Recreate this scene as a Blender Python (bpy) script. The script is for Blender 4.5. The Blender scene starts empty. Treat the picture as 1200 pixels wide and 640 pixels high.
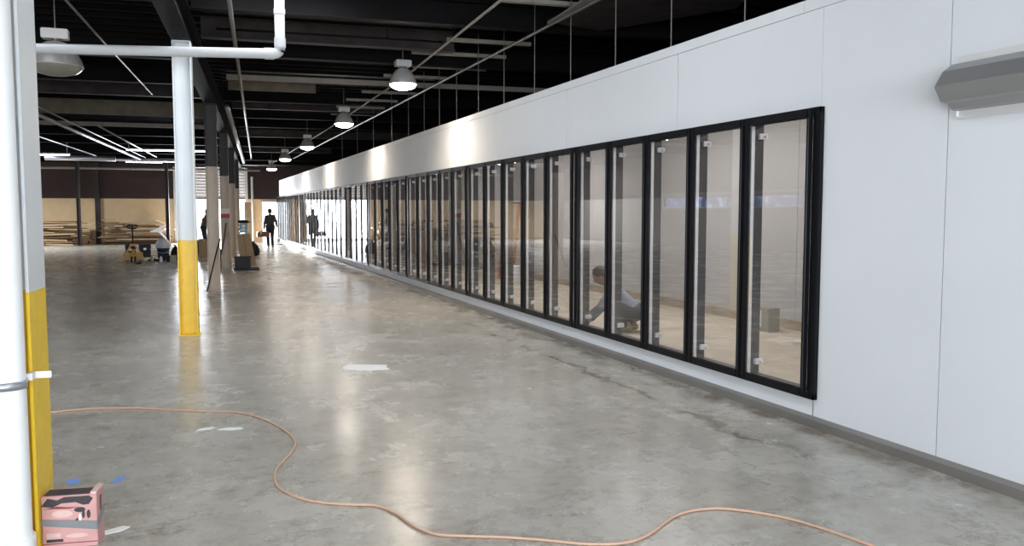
import bpy, bmesh, math, random
from mathutils import Vector, Matrix, Euler
PI = math.pi
SC = bpy.context.scene
COL = SC.collection
rnd = random.Random(7)

# ------------------------------------------------------------------ camera
F_PX = 980.0
CAM_H = 1.55
YAW = math.atan(378 / F_PX)
PITCH = math.atan(72 / F_PX)
cd = bpy.data.cameras.new('camera')
cd.sensor_width = 36.0
cd.lens = F_PX / 1200 * 36.0
cd.clip_start = 0.05
cd.clip_end = 400
cam = bpy.data.objects.new('camera', cd)
COL.objects.link(cam)
cam.location = (0, 0, CAM_H)
cam.rotation_euler = (PI / 2 - PITCH, 0, -YAW)
SC.camera = cam

# ------------------------------------------------------------------ view
SC.view_settings.view_transform = 'Standard'
SC.view_settings.look = 'None'
SC.view_settings.gamma = 1.0
SC.view_settings.use_curve_mapping = False
SC.view_settings.exposure = 0.10

# ------------------------------------------------------------------ world, sun, window daylight
GA = math.radians(4.3)            # the old building stands 4.3 degrees off the cooler wall
w = bpy.data.worlds.new('sky'); SC.world = w
w.use_nodes = True
bg = w.node_tree.nodes['Background']
bg.inputs[0].default_value = (0.86, 0.92, 1.0, 1)
bg.inputs[1].default_value = 3.2

def GP(s, t, z=0.0):
    return Vector((s * math.cos(GA) + t * math.sin(GA), -s * math.sin(GA) + t * math.cos(GA), z))

def aim(o, d):
    o.rotation_euler = Vector(d).to_track_quat('-Z', 'Y').to_euler()

sl = bpy.data.lights.new('sun', 'SUN'); sl.energy = 9.0; sl.angle = 0.02; sl.color = (1, 0.97, 0.93)
so = bpy.data.objects.new('sun', sl); COL.objects.link(so)
so.location = (0, 60, 20); aim(so, (0.31, -0.94, -0.13))

def area(name, s, t, z, sx, sz, d, power, color):
    l = bpy.data.lights.new(name, 'AREA'); l.shape = 'RECTANGLE'
    l.size = sx; l.size_y = sz; l.energy = power; l.color = color
    o = bpy.data.objects.new(name, l); COL.objects.link(o)
    o.location = GP(s, t, z)
    aim(o, GP(*d) - GP(0, 0, 0))
    return o
# daylight through the storefront windows behind the camera, the band windows in the left
# wall and the loading opening in the far wall
area('storefront_daylight', -1.0, -6.6, 1.75, 13.0, 2.6, (0.10, 1, -0.10), 1150, (0.86, 0.93, 1.0))
#area('side_window_daylight', -14.6, 28.8, 2.3, 9.0, 1.3, (1, -0.15, -0.2), 420, (0.85, 0.92, 1.0))
area('loading_door_daylight', -2.3, 44.2, 1.15, 3.2, 2.0, (0.12, -1, -0.10), 650, (0.88, 0.92, 1.0))

for (s_, t_, p_) in [(-2.6, 1.5, 40), (1.2, 1.5, 45), (-2.6, -3.5, 50), (1.8, -3.5, 50), (-2.4, 6.2, 25), (0.9, 6.2, 70), (0.3, 10.0, 85), (-3.2, 10.0, 25), (-11.8, 38.5, 1050), (-8.5, 13.0, 120), (-9.5, 21.0, 110), (-12.0, 31.0, 100)]:
    area('ceiling_fill', s_, t_, 4.33, 1.6, 1.6, (0, 0, -1), p_, (0.93, 0.96, 1.0))  # fill lamps added out of view to brighten the floor; the ceiling is closed

# ------------------------------------------------------------------ materials
def mat(name, col, rough=0.5, metal=0.0, var=0.0, scale=8.0, bump=0.0, bscale=60.0, col2=None, stretch=None, emit=None, estr=0, spec=None, lo=0.3, hi=0.7):
    m = bpy.data.materials.new(name); m.use_nodes = True
    nt = m.node_tree; b = nt.nodes['Principled BSDF']
    b.inputs['Base Color'].default_value = (*col, 1)
    b.inputs['Roughness'].default_value = rough
    b.inputs['Metallic'].default_value = metal
    if spec is not None: b.inputs['Specular IOR Level'].default_value = spec
    if emit:
        b.inputs['Emission Color'].default_value = (*emit, 1)
        b.inputs['Emission Strength'].default_value = estr
    tc = nt.nodes.new('ShaderNodeTexCoord')
    mp = nt.nodes.new('ShaderNodeMapping')
    nt.links.new(tc.outputs['Object'], mp.inputs[0])
    if stretch: mp.inputs['Scale'].default_value = stretch
    if var > 0 or col2:
        n = nt.nodes.new('ShaderNodeTexNoise'); n.inputs['Scale'].default_value = scale
        n.inputs['Detail'].default_value = 6
        nt.links.new(mp.outputs[0], n.inputs['Vector'])
        r = nt.nodes.new('ShaderNodeValToRGB')
        c2 = col2 if col2 else tuple(max(0, c * (1 - var)) for c in col)
        r.color_ramp.elements[0].position = lo; r.color_ramp.elements[0].color = (*c2, 1)
        r.color_ramp.elements[1].position = hi; r.color_ramp.elements[1].color = (*col, 1)
        nt.links.new(n.outputs[0], r.inputs[0]); nt.links.new(r.outputs[0], b.inputs['Base Color'])
    if bump > 0:
        n2 = nt.nodes.new('ShaderNodeTexNoise'); n2.inputs['Scale'].default_value = bscale
        nt.links.new(mp.outputs[0], n2.inputs['Vector'])
        bp = nt.nodes.new('ShaderNodeBump'); bp.inputs['Strength'].default_value = bump
        bp.inputs['Distance'].default_value = 0.01
        nt.links.new(n2.outputs[0], bp.inputs['Height']); nt.links.new(bp.outputs[0], b.inputs['Normal'])
    return m

M = {}
M['panel'] = mat('white_embossed_panel', (0.80, 0.825, 0.855), 0.60, 0.0, var=0.03, scale=1.5, bump=0.14, bscale=220)
M['panel_gap'] = mat('panel_joint', (0.10, 0.10, 0.11), 0.7)
M['plinth'] = mat('dull_floor_angle', (0.30, 0.28, 0.26), 0.45, 0.35, var=0.3, scale=3, stretch=(1, 0.4, 1))
M['inner'] = mat('cooler_inner_panel', (0.50, 0.50, 0.50), 0.5, 0.0, var=0.05, scale=2)
M['inner_curb'] = mat('cooler_curb', (0.38, 0.32, 0.25), 0.6, var=0.3, scale=5)
M['inner_floor'] = mat('cooler_floor', (0.52, 0.46, 0.37), 0.6, var=0.25, scale=2.5)
M['black'] = mat('black_door_frame', (0.010, 0.010, 0.012), 0.28, 0.0, spec=0.15)
M['silver'] = mat('silver_edge', (0.80, 0.81, 0.83), 0.35, 0.15)
M['post'] = mat('dark_post', (0.055, 0.055, 0.06), 0.4)
M['white_paint'] = mat('white_column_paint', (0.70, 0.73, 0.745), 0.35, var=0.04, scale=4)
M['yellow_paint'] = mat('yellow_column_paint', (0.90, 0.60, 0.02), 0.4, var=0.12, scale=10)
M['beige_paint'] = mat('beige_column_paint', (0.62, 0.52, 0.42), 0.5, var=0.12, scale=6)
M['dark_paint'] = mat('dark_brown_paint', (0.035, 0.027, 0.027), 0.55, var=0.3, scale=5)
M['black_steel'] = mat('black_ceiling_steel', (0.006, 0.0055, 0.006), 0.7, spec=0.12, var=0.4, scale=3)
M['grey_steel'] = mat('grey_ceiling_steel', (0.070, 0.058, 0.055), 0.65, spec=0.2, var=0.5, scale=2.5, stretch=(1, 3, 1))
M['tan_board'] = mat('tan_ceiling_board', (0.19, 0.155, 0.11), 0.7, var=0.45, scale=3)
M['batten'] = mat('pale_batten', (0.34, 0.31, 0.27), 0.7, var=0.2, scale=6)
M['pvc'] = mat('white_pvc_pipe', (0.64, 0.66, 0.67), 0.3)
M['pvc_near'] = mat('bright_white_pipe_paint', (0.88, 0.89, 0.89), 0.3)
M['duct'] = mat('galvanised_duct', (0.55, 0.57, 0.62), 0.35, 0.8, var=0.2, scale=4)
M['conduit'] = mat('steel_conduit', (0.20, 0.19, 0.18), 0.4, 0.6)
M['wall_low'] = mat('tan_painted_block', (0.86, 0.64, 0.38), 0.7, var=0.10, scale=3)
M['wall_high'] = mat('dark_maroon_wall', (0.048, 0.026, 0.024), 0.7, var=0.15, scale=2)
M['wall_plain'] = mat('plain_wall', (0.30, 0.28, 0.26), 0.7, var=0.1, scale=1)
M['trim_white'] = mat('white_trim', (0.75, 0.74, 0.72), 0.5)
M['rollup'] = mat('roller_shutter_white', (0.72, 0.66, 0.64), 0.5)
M['lens'] = mat('lit_lamp_lens', (1, 1, 1), 0.4, emit=(1.0, 0.90, 0.78), estr=55)
M['bulb'] = mat('lit_bulb', (1, 1, 1), 0.4, emit=(1.0, 0.95, 0.9), estr=12)
M['lens_off'] = mat('unlit_lamp_lens', (0.34, 0.32, 0.27), 0.3, var=0.2, scale=6)
M['reflector'] = mat('lamp_reflector', (0.62, 0.60, 0.58), 0.4, 0.3)
M['tube'] = mat('lit_tube', (1, 1, 1), 0.4, emit=(0.92, 0.95, 1.0), estr=14)
M['tape_grey'] = mat('grey_tape', (0.20, 0.21, 0.22), 0.4)
M['tape_blue'] = mat('blue_tape', (0.16, 0.33, 0.70), 0.6)
M['paper'] = mat('white_paper', (0.80, 0.80, 0.78), 0.6, var=0.05, scale=10)
M['hose'] = mat('copper_coloured_hose', (0.62, 0.39, 0.27), 0.45)
M['pink'] = mat('faded_pink_carton', (0.62, 0.33, 0.31), 0.55, var=0.15, scale=12)
M['pink_pale'] = mat('pale_pink_print', (0.72, 0.50, 0.46), 0.55, var=0.2, scale=20)
M['ink'] = mat('dark_print', (0.03, 0.025, 0.03), 0.5)
M['red_ink'] = mat('dark_red_print', (0.22, 0.03, 0.03), 0.5)
M['wood'] = mat('lumber', (0.46, 0.28, 0.13), 0.7, var=0.45, scale=4, stretch=(0.6, 6, 6))
M['wood2'] = mat('lumber_pale', (0.62, 0.46, 0.28), 0.7, var=0.25, scale=4, stretch=(0.6, 6, 6))
M['wood3'] = mat('lumber_dark', (0.13, 0.07, 0.035), 0.75, var=0.4, scale=4, stretch=(0.6, 6, 6))
M['ply'] = mat('brown_board', (0.42, 0.29, 0.17), 0.65, var=0.2, scale=5)
M['card'] = mat('cardboard', (0.40, 0.28, 0.17), 0.8, var=0.15, scale=8)
M['plastic_white'] = mat('white_plastic', (0.78, 0.78, 0.82), 0.35)
M['plastic_black'] = mat('black_plastic', (0.009, 0.009, 0.011), 0.45, spec=0.2)
M['plastic_navy'] = mat('navy_plastic', (0.015, 0.025, 0.06), 0.35)
M['jack_yellow'] = mat('jack_yellow', (0.60, 0.33, 0.04), 0.4, var=0.2, scale=10)
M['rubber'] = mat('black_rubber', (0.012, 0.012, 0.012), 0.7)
M['skin'] = mat('skin', (0.42, 0.25, 0.18), 0.5)
M['hair'] = mat('brown_hair', (0.07, 0.045, 0.03), 0.7, var=0.3, scale=40)
M['hair_dark'] = mat('dark_hair', (0.015, 0.012, 0.01), 0.7)
M['shirt_dark'] = mat('dark_shirt', (0.035, 0.035, 0.045), 0.8)
M['shirt_grey'] = mat('grey_blue_shirt', (0.25, 0.29, 0.35), 0.85, var=0.15, scale=12)
M['shirt_brown'] = mat('brown_shirt', (0.14, 0.09, 0.055), 0.85)
M['pants_dark'] = mat('dark_trousers', (0.012, 0.012, 0.016), 0.85)
M['pants_navy'] = mat('navy_trousers', (0.022, 0.026, 0.045), 0.85)
M['pants_grey'] = mat('charcoal_trousers', (0.05, 0.048, 0.052), 0.85)
M['shoe'] = mat('dark_shoe', (0.02, 0.016, 0.014), 0.6)
M['boot'] = mat('tan_boot', (0.25, 0.19, 0.11), 0.7)
M['toolbox'] = mat('red_brown_toolbox', (0.22, 0.07, 0.05), 0.5, var=0.3, scale=20)
M['orange'] = mat('orange_fibreglass', (0.42, 0.15, 0.06), 0.45)
M['alu'] = mat('aluminium', (0.60, 0.60, 0.58), 0.4, 0.5)
M['fixture'] = mat('galvanised_hood', (0.40, 0.40, 0.40), 0.38, 0.55, var=0.15, scale=3, stretch=(1, 0.2, 1))
M['red'] = mat('red_band', (0.40, 0.03, 0.03), 0.5)
M['outlet'] = mat('grey_green_box', (0.30, 0.30, 0.25), 0.5)
M['asphalt'] = mat('outside_concrete', (0.60, 0.60, 0.58), 0.8, var=0.1, scale=1)

def glass_mat():
    m = bpy.data.materials.new('door_glass'); m.use_nodes = True
    nt = m.node_tree; nt.nodes.clear()
    o = nt.nodes.new('ShaderNodeOutputMaterial')
    mx = nt.nodes.new('ShaderNodeMixShader')
    tr = nt.nodes.new('ShaderNodeBsdfTransparent'); tr.inputs[0].default_value = (0.88, 0.875, 0.875, 1)
    gl = nt.nodes.new('ShaderNodeBsdfGlossy'); gl.inputs['Roughness'].default_value = 0.0
    gl.inputs['Color'].default_value = (0.95, 0.96, 0.97, 1)
    fr = nt.nodes.new('ShaderNodeFresnel')
    geo = nt.nodes.new('ShaderNodeNewGeometry'); mr = nt.nodes.new('ShaderNodeMapRange')
    mr.inputs['To Min'].default_value = 1.75; mr.inputs['To Max'].default_value = 1 / 1.75   # same reflectance on both faces of a pane
    nt.links.new(geo.outputs['Backfacing'], mr.inputs[0]); nt.links.new(mr.outputs[0], fr.inputs[0])
    nt.links.new(fr.outputs[0], mx.inputs[0])
    nt.links.new(tr.outputs[0], mx.inputs[1]); nt.links.new(gl.outputs[0], mx.inputs[2])
    nt.links.new(mx.outputs[0], o.inputs[0])
    return m
M['glass'] = glass_mat()

def dusty_mat():
    m = bpy.data.materials.new('dusty_window_glass'); m.use_nodes = True
    nt = m.node_tree; nt.nodes.clear(); L = nt.links.new
    o = nt.nodes.new('ShaderNodeOutputMaterial'); tr = nt.nodes.new('ShaderNodeBsdfTransparent')
    n = nt.nodes.new('ShaderNodeTexNoise'); n.inputs['Scale'].default_value = 2.2; n.inputs['Detail'].default_value = 8
    r = nt.nodes.new('ShaderNodeValToRGB'); r.color_ramp.elements[0].position = 0.4; r.color_ramp.elements[0].color = (0.20, 0.24, 0.36, 1)
    r.color_ramp.elements[1].position = 0.62; r.color_ramp.elements[1].color = (0.62, 0.66, 0.78, 1)
    tc = nt.nodes.new('ShaderNodeTexCoord'); L(tc.outputs['Object'], n.inputs['Vector'])
    L(n.outputs[0], r.inputs[0]); L(r.outputs[0], tr.inputs[0]); L(tr.outputs[0], o.inputs[0])
    return m
M['dusty'] = dusty_mat()
def clear_mat():
    m = bpy.data.materials.new('clear_bottle_plastic'); m.use_nodes = True
    b = m.node_tree.nodes['Principled BSDF']
    b.inputs['Base Color'].default_value = (0.45, 0.62, 0.72, 1); b.inputs['Roughness'].default_value = 0.15
    b.inputs['Transmission Weight'].default_value = 0.4
    return m
M['clear'] = clear_mat()

def floor_mat():
    m = bpy.data.materials.new('polished_concrete'); m.use_nodes = True
    nt = m.node_tree; b = nt.nodes['Principled BSDF']; L = nt.links.new
    tc = nt.nodes.new('ShaderNodeTexCoord')
    def noise(sc, det=8, rough=0.6, st=(1, 1, 1), loc=(0, 0, 0)):
        mp = nt.nodes.new('ShaderNodeMapping'); mp.inputs['Scale'].default_value = st
        mp.inputs['Location'].default_value = loc
        L(tc.outputs['Object'], mp.inputs[0])
        n = nt.nodes.new('ShaderNodeTexNoise'); n.inputs['Scale'].default_value = sc
        n.inputs['Detail'].default_value = det; n.inputs['Roughness'].default_value = rough
        L(mp.outputs[0], n.inputs['Vector']); return n.outputs[0]
    def ramp(v, stops):
        r = nt.nodes.new('ShaderNodeValToRGB'); e = r.color_ramp.elements
        while len(e) < len(stops): e.new(0.5)
        for i, (p, c) in enumerate(stops):
            e[i].position = p; e[i].color = (*c, 1) if len(c) == 3 else c
        L(v, r.inputs[0]); return r.outputs[0]
    def mix(f, a, b_, mode='MIX'):
        x = nt.nodes.new('ShaderNodeMix'); x.data_type = 'RGBA'; x.blend_type = mode
        for sk, v in ((0, f), (6, a), (7, b_)):
            if isinstance(v, (int, float)): x.inputs[sk].default_value = v
            elif isinstance(v, tuple): x.inputs[sk].default_value = (*v, 1)
            else: L(v, x.inputs[sk])
        return x.outputs[2]
    def math_(op, a, b_=0.0, clamp=False):
        x = nt.nodes.new('ShaderNodeMath'); x.operation = op; x.use_clamp = clamp
        for i, v in enumerate((a, b_)):
            if isinstance(v, (int, float)): x.inputs[i].default_value = v
            else: L(v, x.inputs[i])
        return x.outputs[0]
    big = noise(0.35, 5)
    mid = noise(1.6, 9, 0.68, (1, 0.8, 1))
    fine = noise(9, 8, 0.7)
    c = ramp(big, [(0.35, (0.350, 0.328, 0.285)), (0.65, (0.455, 0.425, 0.362))])
    c = mix(ramp(mid, [(0.42, (0, 0, 0)), (0.62, (1, 1, 1))]), c, mix(0.5, c, (0.50, 0.49, 0.45)))
    c = mix(ramp(fine, [(0.34, (0.35, 0.35, 0.35)), (0.52, (0, 0, 0))]), c, (0.13, 0.12, 0.10))
    # scuffs: thin noise contour lines, like trowel and tyre marks
    sc = noise(2.2, 10, 0.75, (1.0, 1.7, 1), (3, 1, 0))
    band = ramp(sc, [(0.555, (0, 0, 0)), (0.572, (0.6, 0.6, 0.6)), (0.60, (0, 0, 0))])
    c = mix(band, c, (0.12, 0.105, 0.085))
    sc2 = noise(0.9, 10, 0.72, (1.5, 0.8, 1), (9, 4, 0))
    band2 = ramp(sc2, [(0.49, (0, 0, 0)), (0.505, (0.45, 0.45, 0.45)), (0.53, (0, 0, 0))])
    c = mix(band2, c, (0.50, 0.49, 0.45))
    sc3 = noise(1.3, 12, 0.8, (0.5, 2.6, 1), (1, 7, 0))
    c = mix(ramp(sc3, [(0.56, (0, 0, 0)), (0.66, (0.6, 0.6, 0.6))]), c, (0.20, 0.185, 0.155))
    sc4 = noise(1.0, 12, 0.78, (1.8, 0.7, 1), (6, 2, 0))
    c = mix(ramp(sc4, [(0.57, (0, 0, 0)), (0.70, (0.6, 0.6, 0.6))]), c, (0.56, 0.55, 0.51))
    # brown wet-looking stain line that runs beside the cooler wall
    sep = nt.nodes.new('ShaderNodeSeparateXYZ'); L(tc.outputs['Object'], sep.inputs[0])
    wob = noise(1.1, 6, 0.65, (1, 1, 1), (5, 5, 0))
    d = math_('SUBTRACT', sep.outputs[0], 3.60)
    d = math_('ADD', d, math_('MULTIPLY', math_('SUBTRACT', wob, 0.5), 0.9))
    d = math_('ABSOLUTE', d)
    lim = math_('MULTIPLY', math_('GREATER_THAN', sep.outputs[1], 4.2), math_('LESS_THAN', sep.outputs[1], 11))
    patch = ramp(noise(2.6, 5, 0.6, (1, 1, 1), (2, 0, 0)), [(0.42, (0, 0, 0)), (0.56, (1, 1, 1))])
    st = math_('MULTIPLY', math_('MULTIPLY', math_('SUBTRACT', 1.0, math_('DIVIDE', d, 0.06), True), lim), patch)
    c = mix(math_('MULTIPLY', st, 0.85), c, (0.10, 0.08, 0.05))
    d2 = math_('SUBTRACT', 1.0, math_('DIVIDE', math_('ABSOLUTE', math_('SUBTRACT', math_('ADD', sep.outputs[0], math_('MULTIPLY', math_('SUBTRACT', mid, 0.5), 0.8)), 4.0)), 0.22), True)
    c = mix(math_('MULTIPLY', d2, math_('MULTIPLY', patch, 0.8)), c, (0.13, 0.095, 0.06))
    L(c, b.inputs['Base Color'])
    rr = nt.nodes.new('ShaderNodeMapRange'); rr.inputs['From Min'].default_value = 0.3; rr.inputs['From Max'].default_value = 0.7
    rr.inputs['To Min'].default_value = 0.20; rr.inputs['To Max'].default_value = 0.32
    L(mid, rr.inputs[0]); L(rr.outputs[0], b.inputs['Roughness'])
    b.inputs['Specular IOR Level'].default_value = 0.55
    bp = nt.nodes.new('ShaderNodeBump'); bp.inputs['Strength'].default_value = 0.10; bp.inputs['Distance'].default_value = 0.006
    L(noise(5, 6), bp.inputs['Height']); L(bp.outputs[0], b.inputs['Normal'])
    return m
M['floor'] = floor_mat()

# ------------------------------------------------------------------ mesh helpers
class MB:
    def __init__(s): s.v = []; s.f = []; s.m = []; s.sm = []; s.mats = []
    def _mi(s, m):
        if m is None: return 0
        if m not in s.mats: s.mats.append(m)
        return s.mats.index(m)
    def add(s, vs, fs, m=None, smooth=False, T=None):
        o = len(s.v); mi = s._mi(m)
        s.v += [tuple(T @ Vector(p)) if T is not None else tuple(p) for p in vs]
        for f in fs: s.f.append([i + o for i in f]); s.m.append(mi); s.sm.append(smooth)
        return s
    def box(s, x0, x1, y0, y1, z0, z1, m=None, T=None):
        v = [(x0, y0, z0), (x1, y0, z0), (x1, y1, z0), (x0, y1, z0), (x0, y0, z1), (x1, y0, z1), (x1, y1, z1), (x0, y1, z1)]
        return s.add(v, [(0, 3, 2, 1), (4, 5, 6, 7), (0, 1, 5, 4), (1, 2, 6, 5), (2, 3, 7, 6), (3, 0, 4, 7)], m, False, T)
    def cyl(s, p0, p1, r0, r1=None, n=16, m=None, T=None):
        if r1 is None: r1 = r0
        p0 = Vector(p0); p1 = Vector(p1); d = (p1 - p0).normalized()
        a = d.orthogonal().normalized(); b = d.cross(a)
        v = []; 
        for p, r in ((p0, r0), (p1, r1)):
            for i in range(n):
                an = 2 * PI * i / n; v.append(p + a * (r * math.cos(an)) + b * (r * math.sin(an)))
        s.add(v, [(i, (i + 1) % n, n + (i + 1) % n, n + i) for i in range(n)], m, True, T)
        s.add(v[:n], [tuple(range(n))[::-1]], m, False, T); s.add(v[n:], [tuple(range(n))], m, False, T)
        return s
    def tube(s, pts, r, n=8, m=None, T=None):
        pts = [Vector(p) for p in pts]; rings = []; up = Vector((0, 0, 1)); v = []
        for i, p in enumerate(pts):
            d = (pts[min(i + 1, len(pts) - 1)] - pts[max(i - 1, 0)]).normalized()
            if abs(d.z) > 0.9: a = d.cross(Vector((1, 0, 0))).normalized()
            else: a = d.cross(up).normalized()
            b = a.cross(d)
            for k in range(n):
                an = 2 * PI * k / n; v.append(p + a * (r * math.cos(an)) + b * (r * math.sin(an)))
        f = []
        for i in range(len(pts) - 1):
            for k in range(n):
                f.append((i * n + k, i * n + (k + 1) % n, (i + 1) * n + (k + 1) % n, (i + 1) * n + k))
        f.append(tuple(range(n))[::-1]); f.append(tuple(range((len(pts) - 1) * n, len(pts) * n)))
        return s.add(v, f, m, True, T)
    def lathe(s, prof, c=(0, 0, 0), n=28, m=None, T=None, smooth=True):
        v = []; f = []; c = Vector(c)
        for r, z in prof:
            for k in range(n):
                an = 2 * PI * k / n; v.append(c + Vector((r * math.cos(an), r * math.sin(an), z)))
        for i in range(len(prof) - 1):
            for k in range(n):
                f.append((i * n + k, i * n + (k + 1) % n, (i + 1) * n + (k + 1) % n, (i + 1) * n + k))
        s.add(v, f, m, smooth, T)
        if prof[0][0] > 1e-4: s.add(v[:n], [tuple(range(n))[::-1]], m, False, T)
        if prof[-1][0] > 1e-4: s.add(v[-n:], [tuple(range(n))], m, False, T)
        return s
    def prism(s, poly, axis, a, b, m=None, T=None):
        n = len(poly)
        def P(q, h):
            return {'x': (h, q[0], q[1]), 'y': (q[0], h, q[1]), 'z': (q[0], q[1], h)}[axis]
        v = [P(q, a) for q in poly] + [P(q, b) for q in poly]
        f = [tuple(range(n))[::-1], tuple(range(n, 2 * n))] + [(i, (i + 1) % n, n + (i + 1) % n, n + i) for i in range(n)]
        return s.add(v, f, m, False, T)
    def build(s, name, m, parent=None, bevel=0.0, seg=2, loc=None, rz=None):
        me = bpy.data.meshes.new(name)
        me.from_pydata([tuple(p) for p in s.v], [], s.f)
        if s.mats:
            for k in s.mats: me.materials.append(M[k] if isinstance(k, str) else k)
        elif m is not None: me.materials.append(M[m] if isinstance(m, str) else m)
        for p, mi, sm in zip(me.polygons, s.m, s.sm):
            p.material_index = mi; p.use_smooth = sm
        bm = bmesh.new(); bm.from_mesh(me)
        bmesh.ops.recalc_face_normals(bm, faces=bm.faces)
        if bevel > 0:
            es = [e for e in bm.edges if len(e.link_faces) == 2 and e.calc_face_angle(0) > 0.6]
            bmesh.ops.bevel(bm, geom=es, offset=bevel, segments=seg, affect='EDGES', clamp_overlap=True)
        bm.to_mesh(me); bm.free()
        o = bpy.data.objects.new(name, me); COL.objects.link(o)
        if parent: o.parent = parent
        if loc is not None: o.location = loc
        if rz is not None: o.rotation_euler = (0, 0, rz)
        return o

def tag(o, label, cat, group=None, kind=None):
    o['label'] = label; o['category'] = cat
    if group: o['group'] = group
    if kind: o['kind'] = kind
    return o
def thing(name, label, cat, loc=(0, 0, 0), rz=0.0, group=None):
    o = bpy.data.objects.new(name, None); COL.objects.link(o)
    o.empty_display_size = 0.1
    o.location = loc; o.rotation_euler = (0, 0, rz)
    return tag(o, label, cat, group)
def struct(mb, name, m, rz=0.0, bevel=0.0, parent=None):
    o = mb.build(name, m, parent, bevel=bevel, rz=rz)
    if parent is None: o['kind'] = 'structure'
    return o
def copy_tree(o, parent=None):
    c = o.copy(); COL.objects.link(c); c.parent = parent
    for ch in list(o.children): copy_tree(ch, c)
    return c
ORD = ['first', 'second', 'third', 'fourth', 'fifth', 'sixth', 'seventh', 'eighth', 'ninth', 'tenth', 'eleventh', 'twelfth', 'thirteenth',
       'fourteenth', 'fifteenth', 'sixteenth', 'seventeenth', 'eighteenth', 'nineteenth']
TENS = {20: 'twent', 30: 'thirt', 40: 'fort', 50: 'fift'}
def ordinal(n):
    if n < 20: return ORD[n - 1]
    t, u = n // 10 * 10, n % 10
    return TENS[t] + ('ieth' if u == 0 else 'y-' + ORD[u - 1])
G = -GA

# ------------------------------------------------------------------ building shell (grid of the old building)
b = MB(); b.box(-60, 60, -12, 120, -0.5, -0.02)
struct(b, 'ground', 'asphalt', rz=G)
o = MB()
o.prism([tuple(GP(a, c)[:2]) for a, c in ((-15.3, -7.3), (9.3, -7.3), (9.3, 44.85), (-15.3, 44.85))], 'z', -0.3, 0.0)
struct(o, 'floor', 'floor')

T0, TB, SL, SR, ZC = -7.0, 44.5, -15.0, 9.0, 4.45
# far wall: openings are the roller door and the personnel door
b = MB()
op = (-3.95, -0.62, 2.18); dr = (0.16, 0.86, 2.03)
for (a0, a1, z0, z1, mm) in [(SL, op[0], 0, 2.18, 'wall_low'), (op[1], dr[0] - 0.07, 0, 2.18, 'wall_low'), (dr[1] + 0.12, SR, 0, 2.18, 'wall_low'),
                         (SL, op[0], 2.18, ZC, 'wall_high'), (op[1], SR, 2.18, ZC, 'wall_high'), (op[0], op[1], 3.75, ZC, 'wall_high'),
                         (dr[0] - 0.07, dr[1] + 0.12, 2.10, 2.18, 'wall_low')]:
    b.box(a0, a1, TB, TB + 0.3, z0, z1, mm)
struct(b, 'wall_far', None, rz=G)
b = MB(); b.box(-7.80, -7.52, TB - 0.18, TB, 0, 2.18, 'wall_low'); b.box(-7.80, -7.52, TB - 0.18, TB, 2.18, ZC, 'wall_high')
b.box(-7.52, -7.32, TB - 0.24, TB, 0, 2.18, 'grey_steel'); b.box(-7.52, -7.32, TB - 0.24, TB, 2.18, ZC, 'dark_paint')
struct(b, 'trim_1', None, rz=G)
# side walls, rear wall with storefront glazing opening
b = MB()
wt0, wt1 = 24.3, 33.3
for (a0, a1, z0, z1) in [(T0, wt0, 0, ZC), (wt1, TB, 0, ZC), (wt0, wt1, 0, 1.70), (wt0, wt1, 2.40, ZC)]:
    b.box(SL - 0.3, SL, a0, a1, z0, min(z1, 2.18), 'wall_plain')
    if z1 > 2.18: b.box(SL - 0.3, SL, a0, a1, max(2.18, z0), z1, 'wall_high')
struct(b, 'wall_left', None, rz=G)
w1 = MB()
for k in range(5):
    y = wt0 + (wt1 - wt0) * k / 4; w1.box(SL - 0.2, SL - 0.08, y - 0.05, y + 0.05, 1.70, 2.40)
w1.box(SL - 0.2, SL - 0.08, wt0, wt1, 1.70, 1.75); w1.box(SL - 0.2, SL - 0.08, wt0, wt1, 2.35, 2.40)
w1 = struct(w1, 'window_1', 'trim_white', rz=G)
pn = MB(); pn.box(SL - 0.15, SL - 0.14, wt0, wt1, 1.72, 2.38); struct(pn, 'window_pane', 'dusty', parent=w1)
b = MB()
for (a0, a1, z0, z1) in [(SL, -8, 0, ZC), (6, SR, 0, ZC), (-8, 6, 0, 0.45), (-8, 6, 3.1, ZC)]:
    b.box(a0, a1, T0 - 0.3, T0, z0, z1)
struct(b, 'wall_rear', 'wall_plain', rz=G)
w2 = MB()
for k in range(8): w2.box(-8 + 2 * k - 0.04, -8 + 2 * k + 0.04, T0 - 0.2, T0 - 0.1, 0.45, 3.1)
struct(w2, 'window_2', 'alu', rz=G)
b = MB(); b.box(SR, SR + 0.3, T0, TB, 0, ZC)
struct(b, 'wall_outer_right', 'wall_high', rz=G)
# ceiling deck: shallow ribbed deck of dark boards
b = MB(); t = T0
b.box(SL, SR, T0, TB, ZC, ZC + 0.25, 'black_steel')
bands = [(12.9, 14.6), (17.9, 22.2), (24.0, 26.0), (27.2, 29.0), (31.5, 34.0), (36.5, 39.5)]
for a0, a1 in bands: b.box(-0.7, 3.0, a0, a1, ZC - 0.05, ZC, 'grey_steel')
for a0, a1 in [(10.2, 12.6), (20.6, 22.8), (33, 34.6)]: b.box(SL, -1.1, a0, a1, ZC - 0.05, ZC, 'grey_steel')
for k in range(110):
    tt = T0 + 0.3 + k * 0.47
    if tt < TB - 0.2: b.box(SL, SR, tt, tt + 0.05, ZC - 0.09, ZC - 0.05 + 0.04, 'black_steel')
struct(b, 'ceiling', None, rz=G)

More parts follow.
